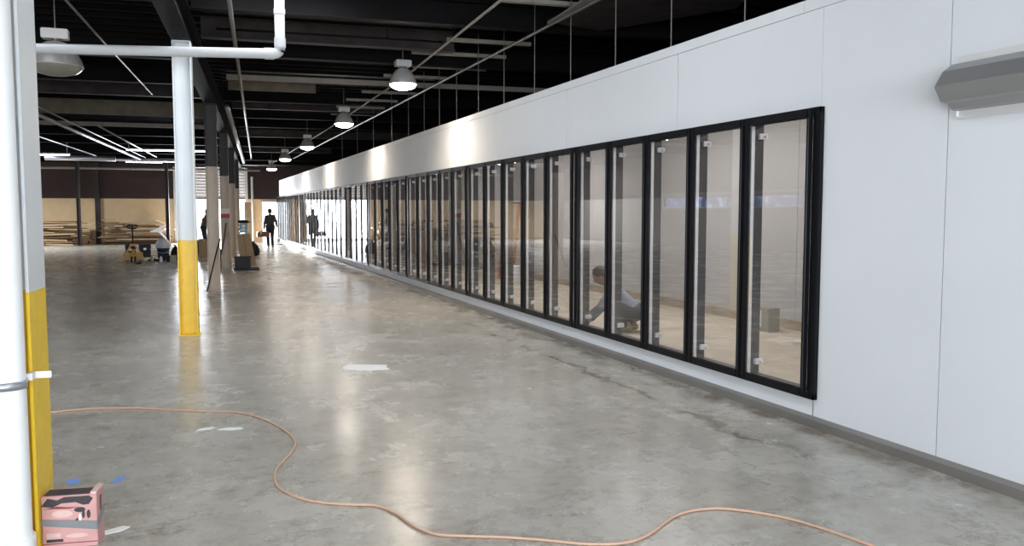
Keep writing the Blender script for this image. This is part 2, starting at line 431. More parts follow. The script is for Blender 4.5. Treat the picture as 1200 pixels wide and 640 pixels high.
# door and roller shutter of the far wall
b = MB()
b.box(dr[0] - 0.07, dr[0], TB - 0.06, TB + 0.3, 0, 2.10); b.box(dr[1], dr[1] + 0.12, TB - 0.06, TB + 0.3, 0, 2.10); b.box(dr[0], dr[1], TB - 0.06, TB + 0.3, dr[2], 2.10)
struct(b, 'door_1', 'trim_white', rz=G)
b = MB()
b.box(op[0] - 0.06, op[0] + 0.04, TB - 0.08, TB + 0.3, 0, 3.75); b.box(op[1] - 0.04, op[1] + 0.10, TB - 0.08, TB + 0.3, 0, 3.75)
struct(b, 'door_2', 'trim_white', rz=G)
rs = thing('roller_shutter', 'pale horizontally slatted roller shutter rolled above the bright loading opening', 'shutter', GP((op[0] + op[1]) / 2, TB + 0.1, 2.18), G)
hw = (op[1] - op[0]) / 2 - 0.04
b = MB()
for k in range(10):
    z = 0.06 + k * 0.15; b.prism([(-0.02, z), (0.02, z + 0.01), (0.035, z + 0.07), (0.02, z + 0.13), (-0.02, z + 0.14)], 'x', -hw, hw)
b.build('curtain', 'rollup', rs)
b = MB(); b.box(-hw, hw, -0.03, 0.05, 0, 0.06); b.build('bottom_rail', 'dark_paint', rs)

# ------------------------------------------------------------------ cooler (aligned with X / Y)
DX = 4.2
Y_A, Y_B = 4.77, 42.15
YE = 42.8
PITCH_D, EDGE = 0.772, 0.054
ZB, ZT, ZTOP, ZCAP = 0.19, 2.29, 3.07, 2.985
IX = 7.35
seams = [-6.6, -4.2, -1.8, 0.6, 3.73, 4.80, 6.68, 9.10]
y = 11.5
while y < YE - 1: seams.append(y); y += 2.4
seams.append(YE)
b = MB()
gp = 0.004
for a0, a1 in zip(seams[:-1], seams[1:]):
    if a1 <= Y_A + 0.1:
        b.box(DX, DX + 0.1, a0 + gp, min(a1, Y_A if a1 > Y_A - 0.02 else a1) - gp, 0.065, ZCAP - gp, 'panel')
    else:
        b.box(DX, DX + 0.1, a0 + gp, a1 - gp, ZT, ZCAP - gp, 'panel')
        b.box(DX, DX + 0.1, a0 + gp, a1 - gp, 0.065, ZB, 'panel')
b.box(DX, DX + 0.1, Y_A - gp, 4.80, ZT, ZCAP - gp, 'panel'); b.box(DX, DX + 0.1, Y_A - gp, 4.81, 0.065, ZB, 'panel')
b.box(DX, DX + 0.1, Y_B, YE, ZB, ZT, 'panel')
cs = [-6.6, -4.3, -1.6, 0.8, 2.9, 5.0, 7.4, 9.8]
y = 12.2
while y < YE - 1: cs.append(y); y += 2.4
cs.append(YE)
for a0, a1 in zip(cs[:-1], cs[1:]): b.box(DX - 0.004, DX + 0.1, a0 + gp * 0.6, a1 - gp * 0.6, ZCAP, ZTOP, 'panel')
b.box(DX + 0.006, DX + 0.09, -6.6, Y_A, 0.07, ZTOP - 0.02, 'panel_gap')
b.box(DX + 0.006, DX + 0.09, Y_A, YE - 0.01, ZT + 0.01, ZTOP - 0.02, 'panel_gap')
b.box(DX + 0.006, DX + 0.09, Y_A, YE - 0.01, 0.07, ZB - 0.01, 'panel_gap')
struct(b, 'wall_right', None)
b = MB(); b.box(DX + 0.1, IX + 0.1, YE - 0.1, YE, 0, ZTOP, 'panel'); struct(b, 'wall_cooler_end', None)
b = MB()
b.prism([(DX - 0.065, 0), (DX + 0.02, 0), (DX + 0.02, 0.067), (DX - 0.01, 0.067), (DX - 0.062, 0.055)], 'y', -6.6, YE)
struct(b, 'baseboard_right', 'plinth')
b = MB(); b.box(DX + 0.1, IX + 0.1, -6.6, YE, 2.95, ZTOP - 0.02)
struct(b, 'ceiling_cooler', 'inner')
b = MB()
y = 0.6
while y < YE:
    b.box(IX, IX + 0.1, y + 0.003, min(y + 1.17, YE) - 0.003, 0.0, 2.95, 'inner'); y += 1.17
b.box(IX + 0.01, IX + 0.12, 0.5, YE, 0, 2.95, 'panel_gap')
b.box(DX + 0.1, IX, 0.5, 0.6, 0, 2.95, 'inner')
struct(b, 'wall_cooler_back', None)
b = MB(); b.prism([(IX - 0.05, 0), (IX, 0), (IX, 0.14), (IX - 0.03, 0.13)], 'y', 0.6, YE - 0.1)
struct(b, 'baseboard_cooler', 'inner_curb')
b = MB(); b.box(DX + 0.1, IX, 0.6, YE - 0.1, 0.0, 0.008)
struct(b, 'floor_cooler', 'inner_floor')

# frame section: surround, mullions, silver strips, dark posts
def frame_section(nd):
    Ls = nd * PITCH_D + 2 * EDGE
    r = bpy.data.objects.new('door_frame', None); COL.objects.link(r)
    h = ZT - ZB
    b = MB(); fw_ = 0.055
    b.prism([(-0.035, 0), (-0.035, fw_ * .7), (-0.02, fw_), (0.10, fw_), (0.10, 0)], 'y', 0, Ls)
    b.prism([(-0.035, h), (-0.035, h - fw_ * .7), (-0.02, h - fw_), (0.10, h - fw_), (0.10, h)], 'y', 0, Ls)
    b.box(-0.035, 0.10, 0, EDGE, 0, h); b.box(-0.035, 0.10, Ls - EDGE, Ls, 0, h)
    b.build('surround', 'black', r, bevel=0.006)
    for k in range(nd + 1):
        yy = EDGE + k * PITCH_D
        off = 0.0
        if k == 0: a0, a1 = yy - EDGE + 0.004, yy + 0.012
        elif k == nd: a0, a1 = yy - 0.05, yy + EDGE - 0.004
        else: a0, a1 = yy - 0.028, yy + 0.028
        if k < 1: MB().box(-0.030, 0.085, EDGE - 0.01, EDGE + 0.020, fw_, h - fw_).build('jamb', 'black', r)
        if k > 0:
            s0 = yy - 0.056; s1 = a1 - 0.004 if k == nd else yy + 0.040
            MB().box(-0.030, 0.0, s0, s1, fw_ - 0.02, h - fw_ + 0.02).build('silver_strip', 'silver', r)
            po = MB().box(0.0, 0.085, s0 + 0.003, s1 - 0.003, 0.01, h - 0.01).build('inner_post', 'post', r)
            for zz in (0.13, h - 0.17):
                q = MB(); q.box(0.03, 0.10, s0 - 0.024, s0 + 0.004, zz, zz + 0.045)
                q.cyl((0.08, s0 - 0.024, zz + 0.022), (0.08, s0 - 0.05, zz + 0.022), 0.012, n=8)
                q.build('shelf_bracket', 'silver', po)
    return r, Ls

def make_door():
    r = bpy.data.objects.new('glass_door', None); COL.objects.link(r)
    h = ZT - ZB - 0.03; w = PITCH_D - 0.012; st = 0.056
    b = MB()
    prof = lambda a, c: None
    # stiles with a rounded outer bead, rails top and bottom
    b.box(-0.028, 0.0, 0, 0.044, 0, h); b.box(-0.028, 0.0, w - st, w, 0, h)
    b.box(-0.026, 0.0, 0.044, w - st, 0, 0.06); b.box(-0.026, 0.0, 0.044, w - st, h - 0.06, h)
    rail = b.build('door_frame_rail', 'black', r, bevel=0.008)
    MB().box(-0.018, -0.010, 0.034, w - st + 0.01, 0.05, h - 0.05).build('glass_pane', 'glass', r)
    q = MB(); q.cyl((-0.034, 0.020, 0.06), (-0.034, 0.020, h - 0.06), 0.012, n=12)
    q.build('pull_bar', 'black', rail)
    for zz in (0.02, h - 0.05):
        MB().box(-0.031, -0.02, w - 0.03, w - 0.004, zz, zz + 0.03).build('hinge', 'black', rail)
    return r
frame5, LS = frame_section(5)
frame4, LS4 = frame_section(4)
door0 = make_door()
nd_total = 0; ysec = Y_A; used = False
for k in range(10):
    if k == 9: break
    o = frame5 if k == 0 else copy_tree(frame5)
    o.location = (DX, ysec, ZB)
    tag(o, 'black five-bay door frame in the white wall, %s bay group from the right' % ordinal(k + 1), 'door frame', 'cooler door frames along the white wall')
    for i in range(5):
        d = door0 if not used else copy_tree(door0)
        used = True; nd_total += 1
        d.location = (DX - 0.036, ysec + EDGE + i * PITCH_D + 0.006, ZB + 0.015)
        tag(d, 'black-framed glass cooler door, %s from the right-hand near end of the row' % ordinal(nd_total), 'glass door', 'glass doors of the cooler row')
    ysec += LS + 0.0
o = frame4; o.location = (DX, ysec, ZB)
n4 = 4
tag(o, 'short black four-bay door frame at the far left end of the white wall', 'door frame', 'cooler door frames along the white wall')
for i in range(4):
    d = copy_tree(door0); nd_total += 1
    d.location = (DX - 0.036, ysec + EDGE + i * PITCH_D + 0.006, ZB + 0.015)
    tag(d, 'black-framed glass cooler door, %s from the right-hand near end of the row' % ordinal(nd_total), 'glass door', 'glass doors of the cooler row')
YF = ysec + LS4
b = MB(); b.box(DX, DX + 0.1, YF, Y_B, ZB, ZT, 'panel')
if YF < Y_B - 0.01: struct(b, 'wall_right_filler', None)

# hood fixture on the wall, upper right
hd = thing('wall_light_hood', 'long galvanised hood with sloping sides fixed on the white wall at upper right', 'light fixture', (DX, 3.66, 2.07))
b = MB()
def hoodprof(sc=1.0): return [(-0.016, 0.335), (-0.07, 0.325), (-0.14, 0.28), (-0.20, 0.19), (-0.15, 0.11), (-0.10, 0.10), (-0.06, 0.07), (-0.016, 0.06)]
b.prism(hoodprof(), 'y', -3.6, 0.0)
b.build('hood', 'fixture', hd, bevel=0.004)
b = MB(); b.box(-0.016, 0, -3.5, 0.0, 0.015, 0.375); b.build('back_plate', 'trim_white', hd, bevel=0.003)
b = MB(); b.box(-0.03, -0.016, -0.012, 0.0, 0.03, 0.062); b.build('plate_flange', 'silver', hd)

# interior cooler lamps
for i, (x, y) in enumerate([(6.0, 4.2), (6.0, 9.8), (6.0, 15.4), (6.0, 21.0), (6.0, 28.0), (6.0, 36.0)]):
    t = thing('cooler_lamp', 'white shaded lamp under the cooler ceiling, %s from the near end, seen through the glass' % ordinal(i + 1), 'lamp', (x, y, 2.95), group='lamps inside the cooler')
    b = MB(); b.cyl((0, 0, 0), (0, 0, -0.32), 0.012, n=8); b.lathe([(0.045, -0.02), (0.045, 0.0)]); b.build('stem', 'silver', t)
    b = MB(); b.lathe([(0.03, -0.30), (0.06, -0.32), (0.15, -0.42), (0.155, -0.43), (0.145, -0.425), (0.05, -0.335), (0.02, -0.33)]); b.build('shade', 'trim_white', t)
    b = MB(); b.lathe([(0.001, -0.45), (0.04, -0.43), (0.05, -0.39), (0.03, -0.35), (0.015, -0.33)]); b.build('bulb', 'bulb', t)
    l = bpy.data.lights.new('cooler_lamp_light', 'AREA'); l.shape = 'RECTANGLE'; l.size = 1.2; l.size_y = 3.2; l.energy = 98 if i < 3 else 62; l.color = (1.0, 0.96, 0.93)
    lo = bpy.data.objects.new('cooler_lamp_light', l); COL.objects.link(lo); lo.location = (x - 0.2, y, 2.94)

# ------------------------------------------------------------------ columns
def column(s, t, zpaint, up, low, label, ztop, name='steel_column', wid=0.22, dep=0.24, grp='steel columns under the main beam'):
    r = thing(name, label, 'column', GP(s, t, 0), G, grp)
    def sec(z0, z1):
        b = MB(); h = wid / 2; d = dep / 2; tt = 0.014
        b.box(-h, -h + tt, -d, d, z0, z1); b.box(h - tt, h, -d, d, z0, z1); b.box(-h + tt, h - tt, -0.006, 0.006, z0, z1)
        return b
    sec(zpaint, ztop).build('upper_shaft', up, r)
    sec(0.012, zpaint).build('lower_shaft', low, r)
    b = MB(); b.box(-wid / 2 - 0.02, wid / 2 + 0.02, -dep / 2 - 0.02, dep / 2 + 0.02, 0, 0.012); b.build('base_plate', low, r)
    b = MB(); b.box(-wid / 2, wid / 2, -dep / 2, dep / 2, ztop - 0.015, ztop); b.build('cap_plate', up, r)
    return r
column(-1.095, 4.32, 1.19, 'white_paint', 'yellow_paint', 'near white steel column with yellow base beside the thick white pipe', 3.64, wid=0.215, dep=0.30)
column(-0.87, 11.25, 1.19, 'white_paint', 'yellow_paint', 'white steel column with bright yellow base standing alone mid-floor', 3.64)
column(-0.87, 17.50, 2.43, 'dark_paint', 'beige_paint', 'beige steel column, dark on top, with a black rod leaning on it', 3.64)
column(-0.87, 23.77, 2.50, 'dark_paint', 'beige_paint', 'beige steel column wearing a red band, behind the leaning-rod column', 3.64)
column(-0.87, 30.04, 2.50, 'dark_paint', 'beige_paint', 'beige steel column behind the blue bottle on its tall box', 3.64)
column(-0.87, 36.30, 2.50, 'dark_paint', 'beige_paint', 'farthest beige steel column next to the upright brown board', 3.64)
column(-7.81, 42.0, 2.12, 'dark_paint', 'grey_steel', 'thin dark column standing before the left lumber pile', 4.40, 'thin_column', 0.15, 0.15, 'thin columns before the far wall')
column(-4.08, 42.0, 2.12, 'dark_paint', 'grey_steel', 'thin dark column at the right end of the lumber', 4.40, 'thin_column', 0.15, 0.15, 'thin columns before the far wall')
# main beam over the columns
b = MB(); b.box(-0.98, -0.76, T0, TB, 3.64, 3.66); b.box(-0.98, -0.76, T0, TB, 4.02, 4.04); b.box(-0.877, -0.863, T0, TB, 3.66, 4.02)
o = b.build('main_beam', 'black_steel', rz=G); tag(o, 'long black steel beam running over the row of columns', 'beam')
# transverse beams
beams = [(8.0, 4.05, 4.36, -0.75, 7, 'black_steel'), (8.0, 4.05, 4.36, SL, -0.99, 'black_steel'),
         (11.2, 4.04, 4.36, -0.75, 7, 'black_steel'), (10.6, 4.05, 4.36, SL, -0.99, 'grey_steel'),
         (13.1, 4.06, 4.36, -0.75, 3.0, 'grey_steel'), (14.4, 4.05, 4.36, -0.75, 7, 'black_steel'), (15.0, 4.05, 4.36, SL, -0.99, 'black_steel'),
         (17.3, 4.10, 4.20, -0.55, 7.5, 'batten'), (18.3, 4.04, 4.30, -0.55, 1.2, 'tan_board'), (17.9, 4.05, 4.36, SL, -0.99, 'black_steel'),
         (20.0, 4.06, 4.36, SL, -0.99, 'grey_steel'), (20.6, 4.10, 4.36, -0.75, 7, 'black_steel'), (22.5, 4.15, 4.36, -0.6, 3.2, 'grey_steel'),
         (23.2, 3.97, 4.34, SL, -0.99, 'tan_board'), (24.2, 4.10, 4.36, -0.75, 7, 'black_steel'), (26.9, 4.02, 4.14, SL, -0.99, 'batten'),
         (27.2, 4.14, 4.36, -0.6, 7, 'black_steel'), (30.0, 4.02, 4.36, SL, -0.99, 'black_steel'), (30.2, 4.10, 4.36, -0.6, 7, 'grey_steel'),
         (33.3, 4.00, 4.36, SL, 7, 'black_steel'), (36.4, 4.0, 4.2, -0.6, 3.0, 'grey_steel'), (37.2, 3.9, 4.36, SL, -0.99, 'black_steel'),
         (39.6, 3.85, 4.36, SL, 7, 'black_steel'), (42.6, 3.8, 4.36, SL, 7, 'black_steel')]
nm = {'black_steel': 'black', 'grey_steel': 'dull grey', 'tan_board': 'tan', 'batten': 'pale narrow'}
for i, (t, z0, z1, s0, s1, mm) in enumerate(beams):
    side = 'left of' if s1 < 0 else 'right of'
    if s0 < -5 and s1 > 0: side = 'spanning both sides of'
    b = MB(); L = s1 - s0
    if mm in ('black_steel', 'grey_steel'):
        b.box(0, L, -0.09, 0.09, 0, 0.014); b.box(0, L, -0.005, 0.005, 0.014, z1 - z0 - 0.014); b.box(0, L, -0.09, 0.09, z1 - z0 - 0.014, z1 - z0)
    else: b.box(0, L, -0.02, 0.02, 0, z1 - z0)
    o = b.build('cross_beam', mm, loc=GP(s0, t, z0), rz=G)
    n_same = sum(1 for q in beams[:i + 1] if q[5] == mm and (q[4] < 0) == (s1 < 0))
    tag(o, '%s ceiling cross beam %s the main beam, %s of its colour from the camera' % (nm[mm], side, ordinal(n_same)), 'beam', 'ceiling cross beams')
# short pale battens above the cooler edge
for i, (s0, s1, t) in enumerate([(2.90, 4.20, 10.10), (2.72, 4.20, 11.35), (2.78, 4.12, 12.65), (2.45, 4.05, 13.8), (2.70, 4.05, 15.1), (2.35, 3.60, 16.3), (2.2, 3.4, 18.6), (2.0, 3.2, 20.0), (1.9, 3.1, 21.4), (1.9, 3.0, 23.0)]):
    b = MB(); b.box(0, s1 - s0, -0.045, 0.045, 0, 0.05)
    o = b.build('ceiling_batten', 'batten', loc=GP(s0, t, 4.13), rz=G)
    tag(o, 'short pale ceiling batten over the cooler edge, %s from the camera' % ordinal(i + 1), 'batten', 'short battens over the cooler edge')
    for xx in (0.1, s1 - s0 - 0.15): MB().box(xx, xx + 0.03, -0.01, 0.01, 0.05, 0.23).build('hanger', 'black_steel', o)
# grey board slab hung under the ceiling, upper right
t = thing('ceiling_panel', 'grey ceiling board with a pale edge hanging above the white wall', 'ceiling panel', GP(3.75, 9.0, 4.08), G)
b = MB(); b.prism([(0, 1.8), (0.9, 2.1), (2.0, 0.4), (1.9, 0.0), (0.2, 0.0)], 'z', 0, 0.03); b.build('board', 'grey_steel', t)
b = MB(); b.box(0.0, 0.10, 0.0, 1.8, -0.02, 0.0); b.build('edge_strip', 'batten', t)
for xx, yy in ((0.3, 0.3), (1.5, 0.3), (0.6, 1.6)): MB().box(xx, xx + 0.03, yy, yy + 0.03, 0.03, 0.28).build('hanger', 'black_steel', t)

# ------------------------------------------------------------------ pipes
def pipe_thing(name, label, cat, pts, r, m, couple=None, group=None, n=12, hang=None):
    p0 = Vector(pts[0])
    t = thing(name, label, cat, p0, 0, group)
    MB().tube([Vector(p) - p0 for p in pts], r, n).build('pipe_run', m, t)
    if couple:
        for (c0, c1) in couple:
            q = MB(); q.cyl(Vector(c0) - p0, Vector(c1) - p0, r * 1.14, n=18); q.build('coupling', m, t)
    if hang:
        for h in hang:
            q = MB(); hp = Vector(h) - p0; q.cyl(hp, hp + Vector((0, 0, 4.42 - h[2])), 0.005, n=6)
            q.cyl(hp + Vector((0, -0.012, 0)), hp + Vector((0, 0.012, 0)), r * 1.1, n=12)
            q.build('hanger', 'black_steel', t)
    return t
# white overhead pipe with elbow going up
B_ = Vector((0.93, 9.77, 3.3)); dirn = Vector((4.13, -1.04, 0)).normalized(); A = B_ - dirn * 14.6
pts = [A, B_]
for k in range(1, 7):
    an = k / 6 * PI / 2; pts.append(B_ + dirn * (0.07 * math.sin(an)) + Vector((0, 0, 0.07 * (1 - math.cos(an)))))
top = pts[-1]; pts.append(Vector((top.x, top.y, 4.35)))
pipe_thing('overhead_pipe', 'white overhead pipe crossing before the lone yellow-based column and turning up', 'pipe', pts, 0.055, 'pvc',
           couple=[(B_ - dirn * 0.10, B_ - dirn * 0.0), (top + Vector((0, 0, 0.0)), top + Vector((0, 0, 0.10))), (top + Vector((0, 0, 0.36)), top + Vector((0, 0, 0.42)))], n=20)
pp = B_ - dirn * 1.26
# near thick pipe in the column channel
nx = GP(-1.075, 4.08, 0)
t = thing('drain_pipe', 'thick white vertical pipe in front of the near yellow-based column', 'pipe', nx, G)
MB().cyl((0, 0, 0), (0, 0, 4.35), 0.082, n=40).build('pipe_run', 'pvc_near', t)
q = MB(); q.cyl((0, 0, 0.0), (0, 0, 0.115), 0.095, n=40); q.build('coupling', 'pvc_near', t)
st = thing('pipe_clamp', 'grey metal strap clamping the thick white pipe to the near column', 'clamp', nx + Vector((0, 0, 0.80)), G)
q = MB(); q.lathe([(0.084, -0.018), (0.088, -0.018), (0.088, 0.018), (0.084, 0.018)], n=40); q.build('strap', 'duct', st)
q = MB(); q.box(0.07, 0.165, 0.08, 0.088, 0.005, 0.035); q.box(0.075, 0.10, 0.03, 0.088, 0.005, 0.035); q.cyl((0.15, 0.076, 0.02), (0.15, 0.09, 0.02), 0.010, n=10); q.build('bracket', 'trim_white', st, bevel=0.002)
q = MB(); q.cyl((-0.05, -0.082, 0.0), (-0.05, -0.11, 0.0), 0.008, n=8); q.box(-0.075, -0.025, -0.095, -0.075, -0.02, 0.02); q.build('bolt', 'silver', st)
# sprinkler line and conduit parallel to the cooler wall
pipe_thing('sprinkler_pipe', 'long pale sprinkler pipe passing over the row of lit lamps', 'pipe', [(3.30, 3.0, 3.95), (3.38, 9.1, 3.95), (3.68, 15.1, 3.95), (3.85, 24.6, 3.95), (3.95, 42.0, 3.95)], 0.018, 'batten', hang=[(3.5, 11.3, 3.97), (3.75, 18.0, 3.97)])
pipe_thing('conduit_run', 'grey conduit running above the front edge of the cooler', 'conduit', [(4.35, 3.0, 3.95), (4.42, 10.7, 3.95), (4.46, 20, 3.95), (4.5, 42, 3.95)], 0.022, 'conduit', hang=[(4.42, 10.9, 3.97)])
def gpipe(name, label, s, z, t0, t1, r, m, cat='pipe', hang=True):
    pipe_thing(name, label, cat, [GP(s, t0, z), GP(s, (t0 + t1) / 2, z - 0.01), GP(s, t1, z)], r, m, hang=[tuple(GP(s, t0 + 0.8, z + r)), tuple(GP(s, t1 - 1.5, z + r))] if hang else None)
gpipe('conduit_run', 'grey conduit just right of the long black main beam', -0.27, 3.90, 4.0, 39.0, 0.028, 'conduit', 'conduit')
gpipe('round_duct', 'shiny round duct tucked beside the main beam over the beige columns', -0.62, 3.82, 19.5, 41.0, 0.06, 'duct', 'duct')
gpipe('round_duct', 'silver round duct in the left ceiling, thickest of the left runs', -4.86, 3.80, 18.0, 39.3, 0.05, 'duct', 'duct')
gpipe('sprinkler_pipe', 'thin silver pipe just above the thick left ceiling duct', -4.62, 3.86, 18.0, 39.3, 0.018, 'duct')
gpipe('sprinkler_pipe', 'thin bright pipe at far left of the ceiling', -6.25, 3.80, 22.0, 37.5, 0.022, 'duct')
gpipe('sprinkler_pipe', 'thin grey pipe left of the lone white column, nearest the camera', -1.92, 3.80, 7.0, 17.6, 0.014, 'conduit')
gpipe('sprinkler_pipe', 'thin bright pipe between the left duct and the white column', -4.0, 3.80, 24.3, 37.5, 0.024, 'duct')
def tpipe(name, label, t, z, s0, s1, r, m, cat='pipe'):
    pipe_thing(name, label, cat, [GP(s0, t, z), GP(s1, t, z)], r, m, hang=[tuple(GP(s0 + 0.8, t, z + r)), tuple(GP(s1 - 0.8, t, z + r))])
tpipe('round_duct', 'bright silver duct crossing the far left ceiling', 37.9, 3.72, -8.2, -5.6, 0.11, 'duct', 'duct')
tpipe('round_duct', 'short silver duct crossing just left of the white column far away', 40.8, 3.86, -6.6, -3.2, 0.09, 'duct', 'duct')
tpipe('sprinkler_pipe', 'long pale pipe along the top of the far maroon wall', 43.2, 3.56, -12, 0.1, 0.05, 'batten')
tpipe('sprinkler_pipe', 'thin pipe crossing between the far lamps', 41.8, 3.76, -1.5, 3.3, 0.035, 'conduit')
tpipe('sprinkler_pipe', 'thin black pipe crossing above the second lit lamp', 19.6, 4.0, 0.1, 7.5, 0.016, 'black_steel')
tpipe('sprinkler_pipe', 'thin black pipe crossing left of the second lit lamp', 21.5, 4.0, -0.5, 5.0, 0.016, 'black_steel')
tpipe('sprinkler_pipe', 'thin dark pipe crossing beyond the nearest lit lamp', 15.6, 4.0, -0.5, 3.2, 0.014, 'conduit')
tpipe('sprinkler_pipe', 'dark pipe crossing above the overhead white pipe', 12.1, 4.0, -0.5, 2.6, 0.016, 'black_steel')
# vertical pipe at the far wall
t = thing('wall_pipe', 'pale vertical pipe on the far wall beside the white doorway', 'pipe', GP(-0.31, TB - 0.12, 0), G)
MB().cyl((0, 0, 0), (0, 0, 3.3), 0.06, n=12).build('pipe_run', 'trim_white', t)
# lit strip fixtures
for i, (s, tt, z, L) in enumerate([(-3.35, 35.3, 3.90, 3.0), (-5.0, 41.9, 3.80, 1.6), (-7.6, 36.2, 3.72, 1.3)]):
    t = thing('strip_light', 'lit white strip light in the left ceiling, %s' % ['longest, just left of the lone white column', 'short and farthest away', 'leftmost, above the lumber'][i], 'lamp', GP(s, tt, z), G, 'lit strip lights')
    b = MB(); b.box(-L / 2, L / 2, -0.05, 0.05, 0.03, 0.08); b.box(-L/2 + .1, -L/2 + .12, -0.01, 0.01, 0.08, 4.4 - z); b.box(L/2 - .12, L/2 - .1, -0.01, 0.01, 0.08, 4.4 - z); b.build('housing', 'trim_white', t)
    b = MB(); b.cyl((-L / 2 + 0.03, 0, 0.01), (L / 2 - 0.03, 0, 0.01), 0.02, n=10); b.build('light_tube', 'tube', t)

# hanger rods from the ceiling to the cooler roof
for i, y in enumerate([26.3, 23.8, 21.6, 19.5, 17.9, 16.6, 15.5, 14.4, 13.2, 12.0, 10.8, 9.63, 8.45, 7.29, 6.11]):
    b = MB(); b.cyl((0, 0, 0), (0, 0, 4.45 - 3.05), 0.0075, n=6)
    o = b.build('hanger_rod', 'conduit', loc=(4.5, y, 3.05))
    tag(o, 'thin steel rod hanging from ceiling to cooler roof, %s from the far end' % ordinal(i + 1), 'rod', 'hanger rods over the cooler roof')

# ------------------------------------------------------------------ high bay lamps
def high_bay(loc, label, lit=True, R=0.215, hk=1.0, group='pendant lamps in a row before the cooler'):
    t = thing('pendant_lamp', label, 'lamp', loc, 0, group)
    k = R / 0.215 * hk
    b = MB(); b.box(-0.125 * k, 0.125 * k, -0.09, 0.09, 0.28 * k, 0.38 * k); b.build('ballast_box', 'reflector', t, bevel=0.01)
    b = MB(); b.cyl((0, 0, 0.38 * k), (0, 0, 4.40 - loc[2]), 0.009, n=8); b.cyl((0, 0, 0.23 * k), (0, 0, 0.28 * k), 0.05, n=14); b.build('stem', 'conduit', t)
    b = MB(); b.lathe([(R * 0.34, 0.25 * k), (R * 0.58, 0.215 * k), (R * 0.78, 0.15 * k), (R * 0.93, 0.075 * k), (R, 0.02), (R, 0.0), (R * 0.97, 0.0), (R * 0.9, 0.07 * k), (R * 0.55, 0.20 * k), (R * 0.3, 0.24 * k)], n=36)
    b.build('lamp_shade', 'reflector', t)
    b = MB(); b.lathe([(0.001, -0.085 * k), (R * 0.45, -0.080 * k), (R * 0.76, -0.058 * k), (R * 0.94, -0.022), (R * 0.985, -0.002), (R * 0.6, 0.02), (0.001, 0.022)], n=36)
    b.build('lens', 'lens' if lit else 'lens_off', t)
    if lit:
        l = bpy.data.lights.new('pendant_lamp_light', 'SPOT'); l.energy = 200; l.spot_size = math.radians(165); l.spot_blend = 0.9
        l.shadow_soft_size = 0.16; l.color = (1.0, 0.80, 0.60)
        lo = bpy.data.objects.new('pendant_lamp_light', l); COL.objects.link(lo); lo.location = Vector(loc) + Vector((0, 0, -0.10))
    return t
LAMPS = [(3.26, 13.3, 3.58), (3.42, 19.7, 3.58), (3.52, 26.9, 3.56), (3.46, 32.8, 3.52), (3.50, 38.8, 3.44)]
LL = ['nearest and largest lit pendant lamp above the cooler row', 'second nearest lit pendant lamp in the row', 'third lit pendant lamp, middle of the row of five',
      'fourth lit pendant lamp from the camera', 'farthest and smallest lit pendant lamp near the doorway']
for p, l in zip(LAMPS, LL): high_bay(p, l)
high_bay((-1.50, 12.01, 3.36), 'unlit wide pendant lamp half hidden behind the near column', False, 0.31, 0.85, None)

# ------------------------------------------------------------------ floor things, near
HOSE = [(-1.6, 6.9), (-1.139, 7.166), (-0.999, 7.199), (-0.796, 7.225), (-0.611, 7.184), (-0.392, 7.1), (-0.171, 6.954), (0.076, 6.799), (0.272, 6.709), (0.406, 6.542), (0.496, 6.341), (0.57, 6.102), (0.615, 5.864), (0.626, 5.655), (0.586, 5.456), (0.513, 5.266), (0.45, 5.089), (0.426, 4.927), (0.429, 4.765), (0.47, 4.627), (0.533, 4.508), (0.631, 4.407), (0.753, 4.332), (0.869, 4.274), (0.926, 4.184), (0.96, 4.08), (0.982, 3.959), (1.019, 3.85), (1.079, 3.763), (1.189, 3.704), (1.354, 3.624), (1.529, 3.518), (1.661, 3.424), (1.789, 3.369), (1.906, 3.361), (2.029, 3.414), (2.16, 3.505), (2.272, 3.574), (2.394, 3.605), (2.527, 3.587), (2.633, 3.513), (2.721, 3.42), (2.791, 3.311), (2.84, 3.183), (2.878, 3.053), (2.904, 2.944), (2.925, 2.863), (2.98, 2.5)]
def catmull(P, n=4):
    out = []
    for i in range(len(P) - 1):
        p0 = P[max(i - 1, 0)]; p1 = P[i]; p2 = P[i + 1]; p3 = P[min(i + 2, len(P) - 1)]
        for k in range(n):
            u = k / n
            out.append(tuple(0.5 * (2 * b_ + (c - a) * u + (2 * a - 5 * b_ + 4 * c - d) * u * u + (-a + 3 * b_ - 3 * c + d) * u ** 3) for a, b_, c, d in zip(p0, p1, p2, p3)))
    out.append(tuple(P[-1])); return out
b = MB(); b.tube([(x, y, 0.0075) for x, y in catmull(HOSE)], 0.0068, 8)
o = b.build('air_hose', 'hose'); tag(o, 'thin copper-coloured hose snaking across the concrete floor', 'hose')

t = thing('tape_piece', 'blue tape scrap on the floor, nearer the near column', 'tape', (-0.655, 5.30, 0), 0, 'blue tape scraps on the floor')
def tapepiece(n, lbl, x, y, rz, m, w_, h_, cat, grp=None, seed=1):
    rr = random.Random(seed); poly = []
    N = 14
    for k in range(N):
        a = 2 * PI * k / N
        sx = max(-1, min(1, 1.35 * math.cos(a))); sy = max(-1, min(1, 1.35 * math.sin(a)))
        poly.append((sx * w_ / 2 * rr.uniform(0.9, 1.06), sy * h_ / 2 * rr.uniform(0.88, 1.08)))
    b = MB(); b.prism(poly, 'z', 0.0, 0.002)
    o = b.build(n, m, loc=(x, y, 0.0005), rz=rz); tag(o, lbl, cat, grp); return o
bpy.data.objects.remove(t)
tapepiece('tape_piece', 'blue tape scrap on the floor, the one nearer the near column', -0.66, 5.30, 0.2, 'tape_blue', 0.065, 0.10, 'tape', 'blue tape scraps on the floor', 3)
tapepiece('tape_piece', 'blue tape scrap on the floor, the one farther right', -0.42, 5.25, -0.3, 'tape_blue', 0.058, 0.10, 'tape', 'blue tape scraps on the floor', 4)
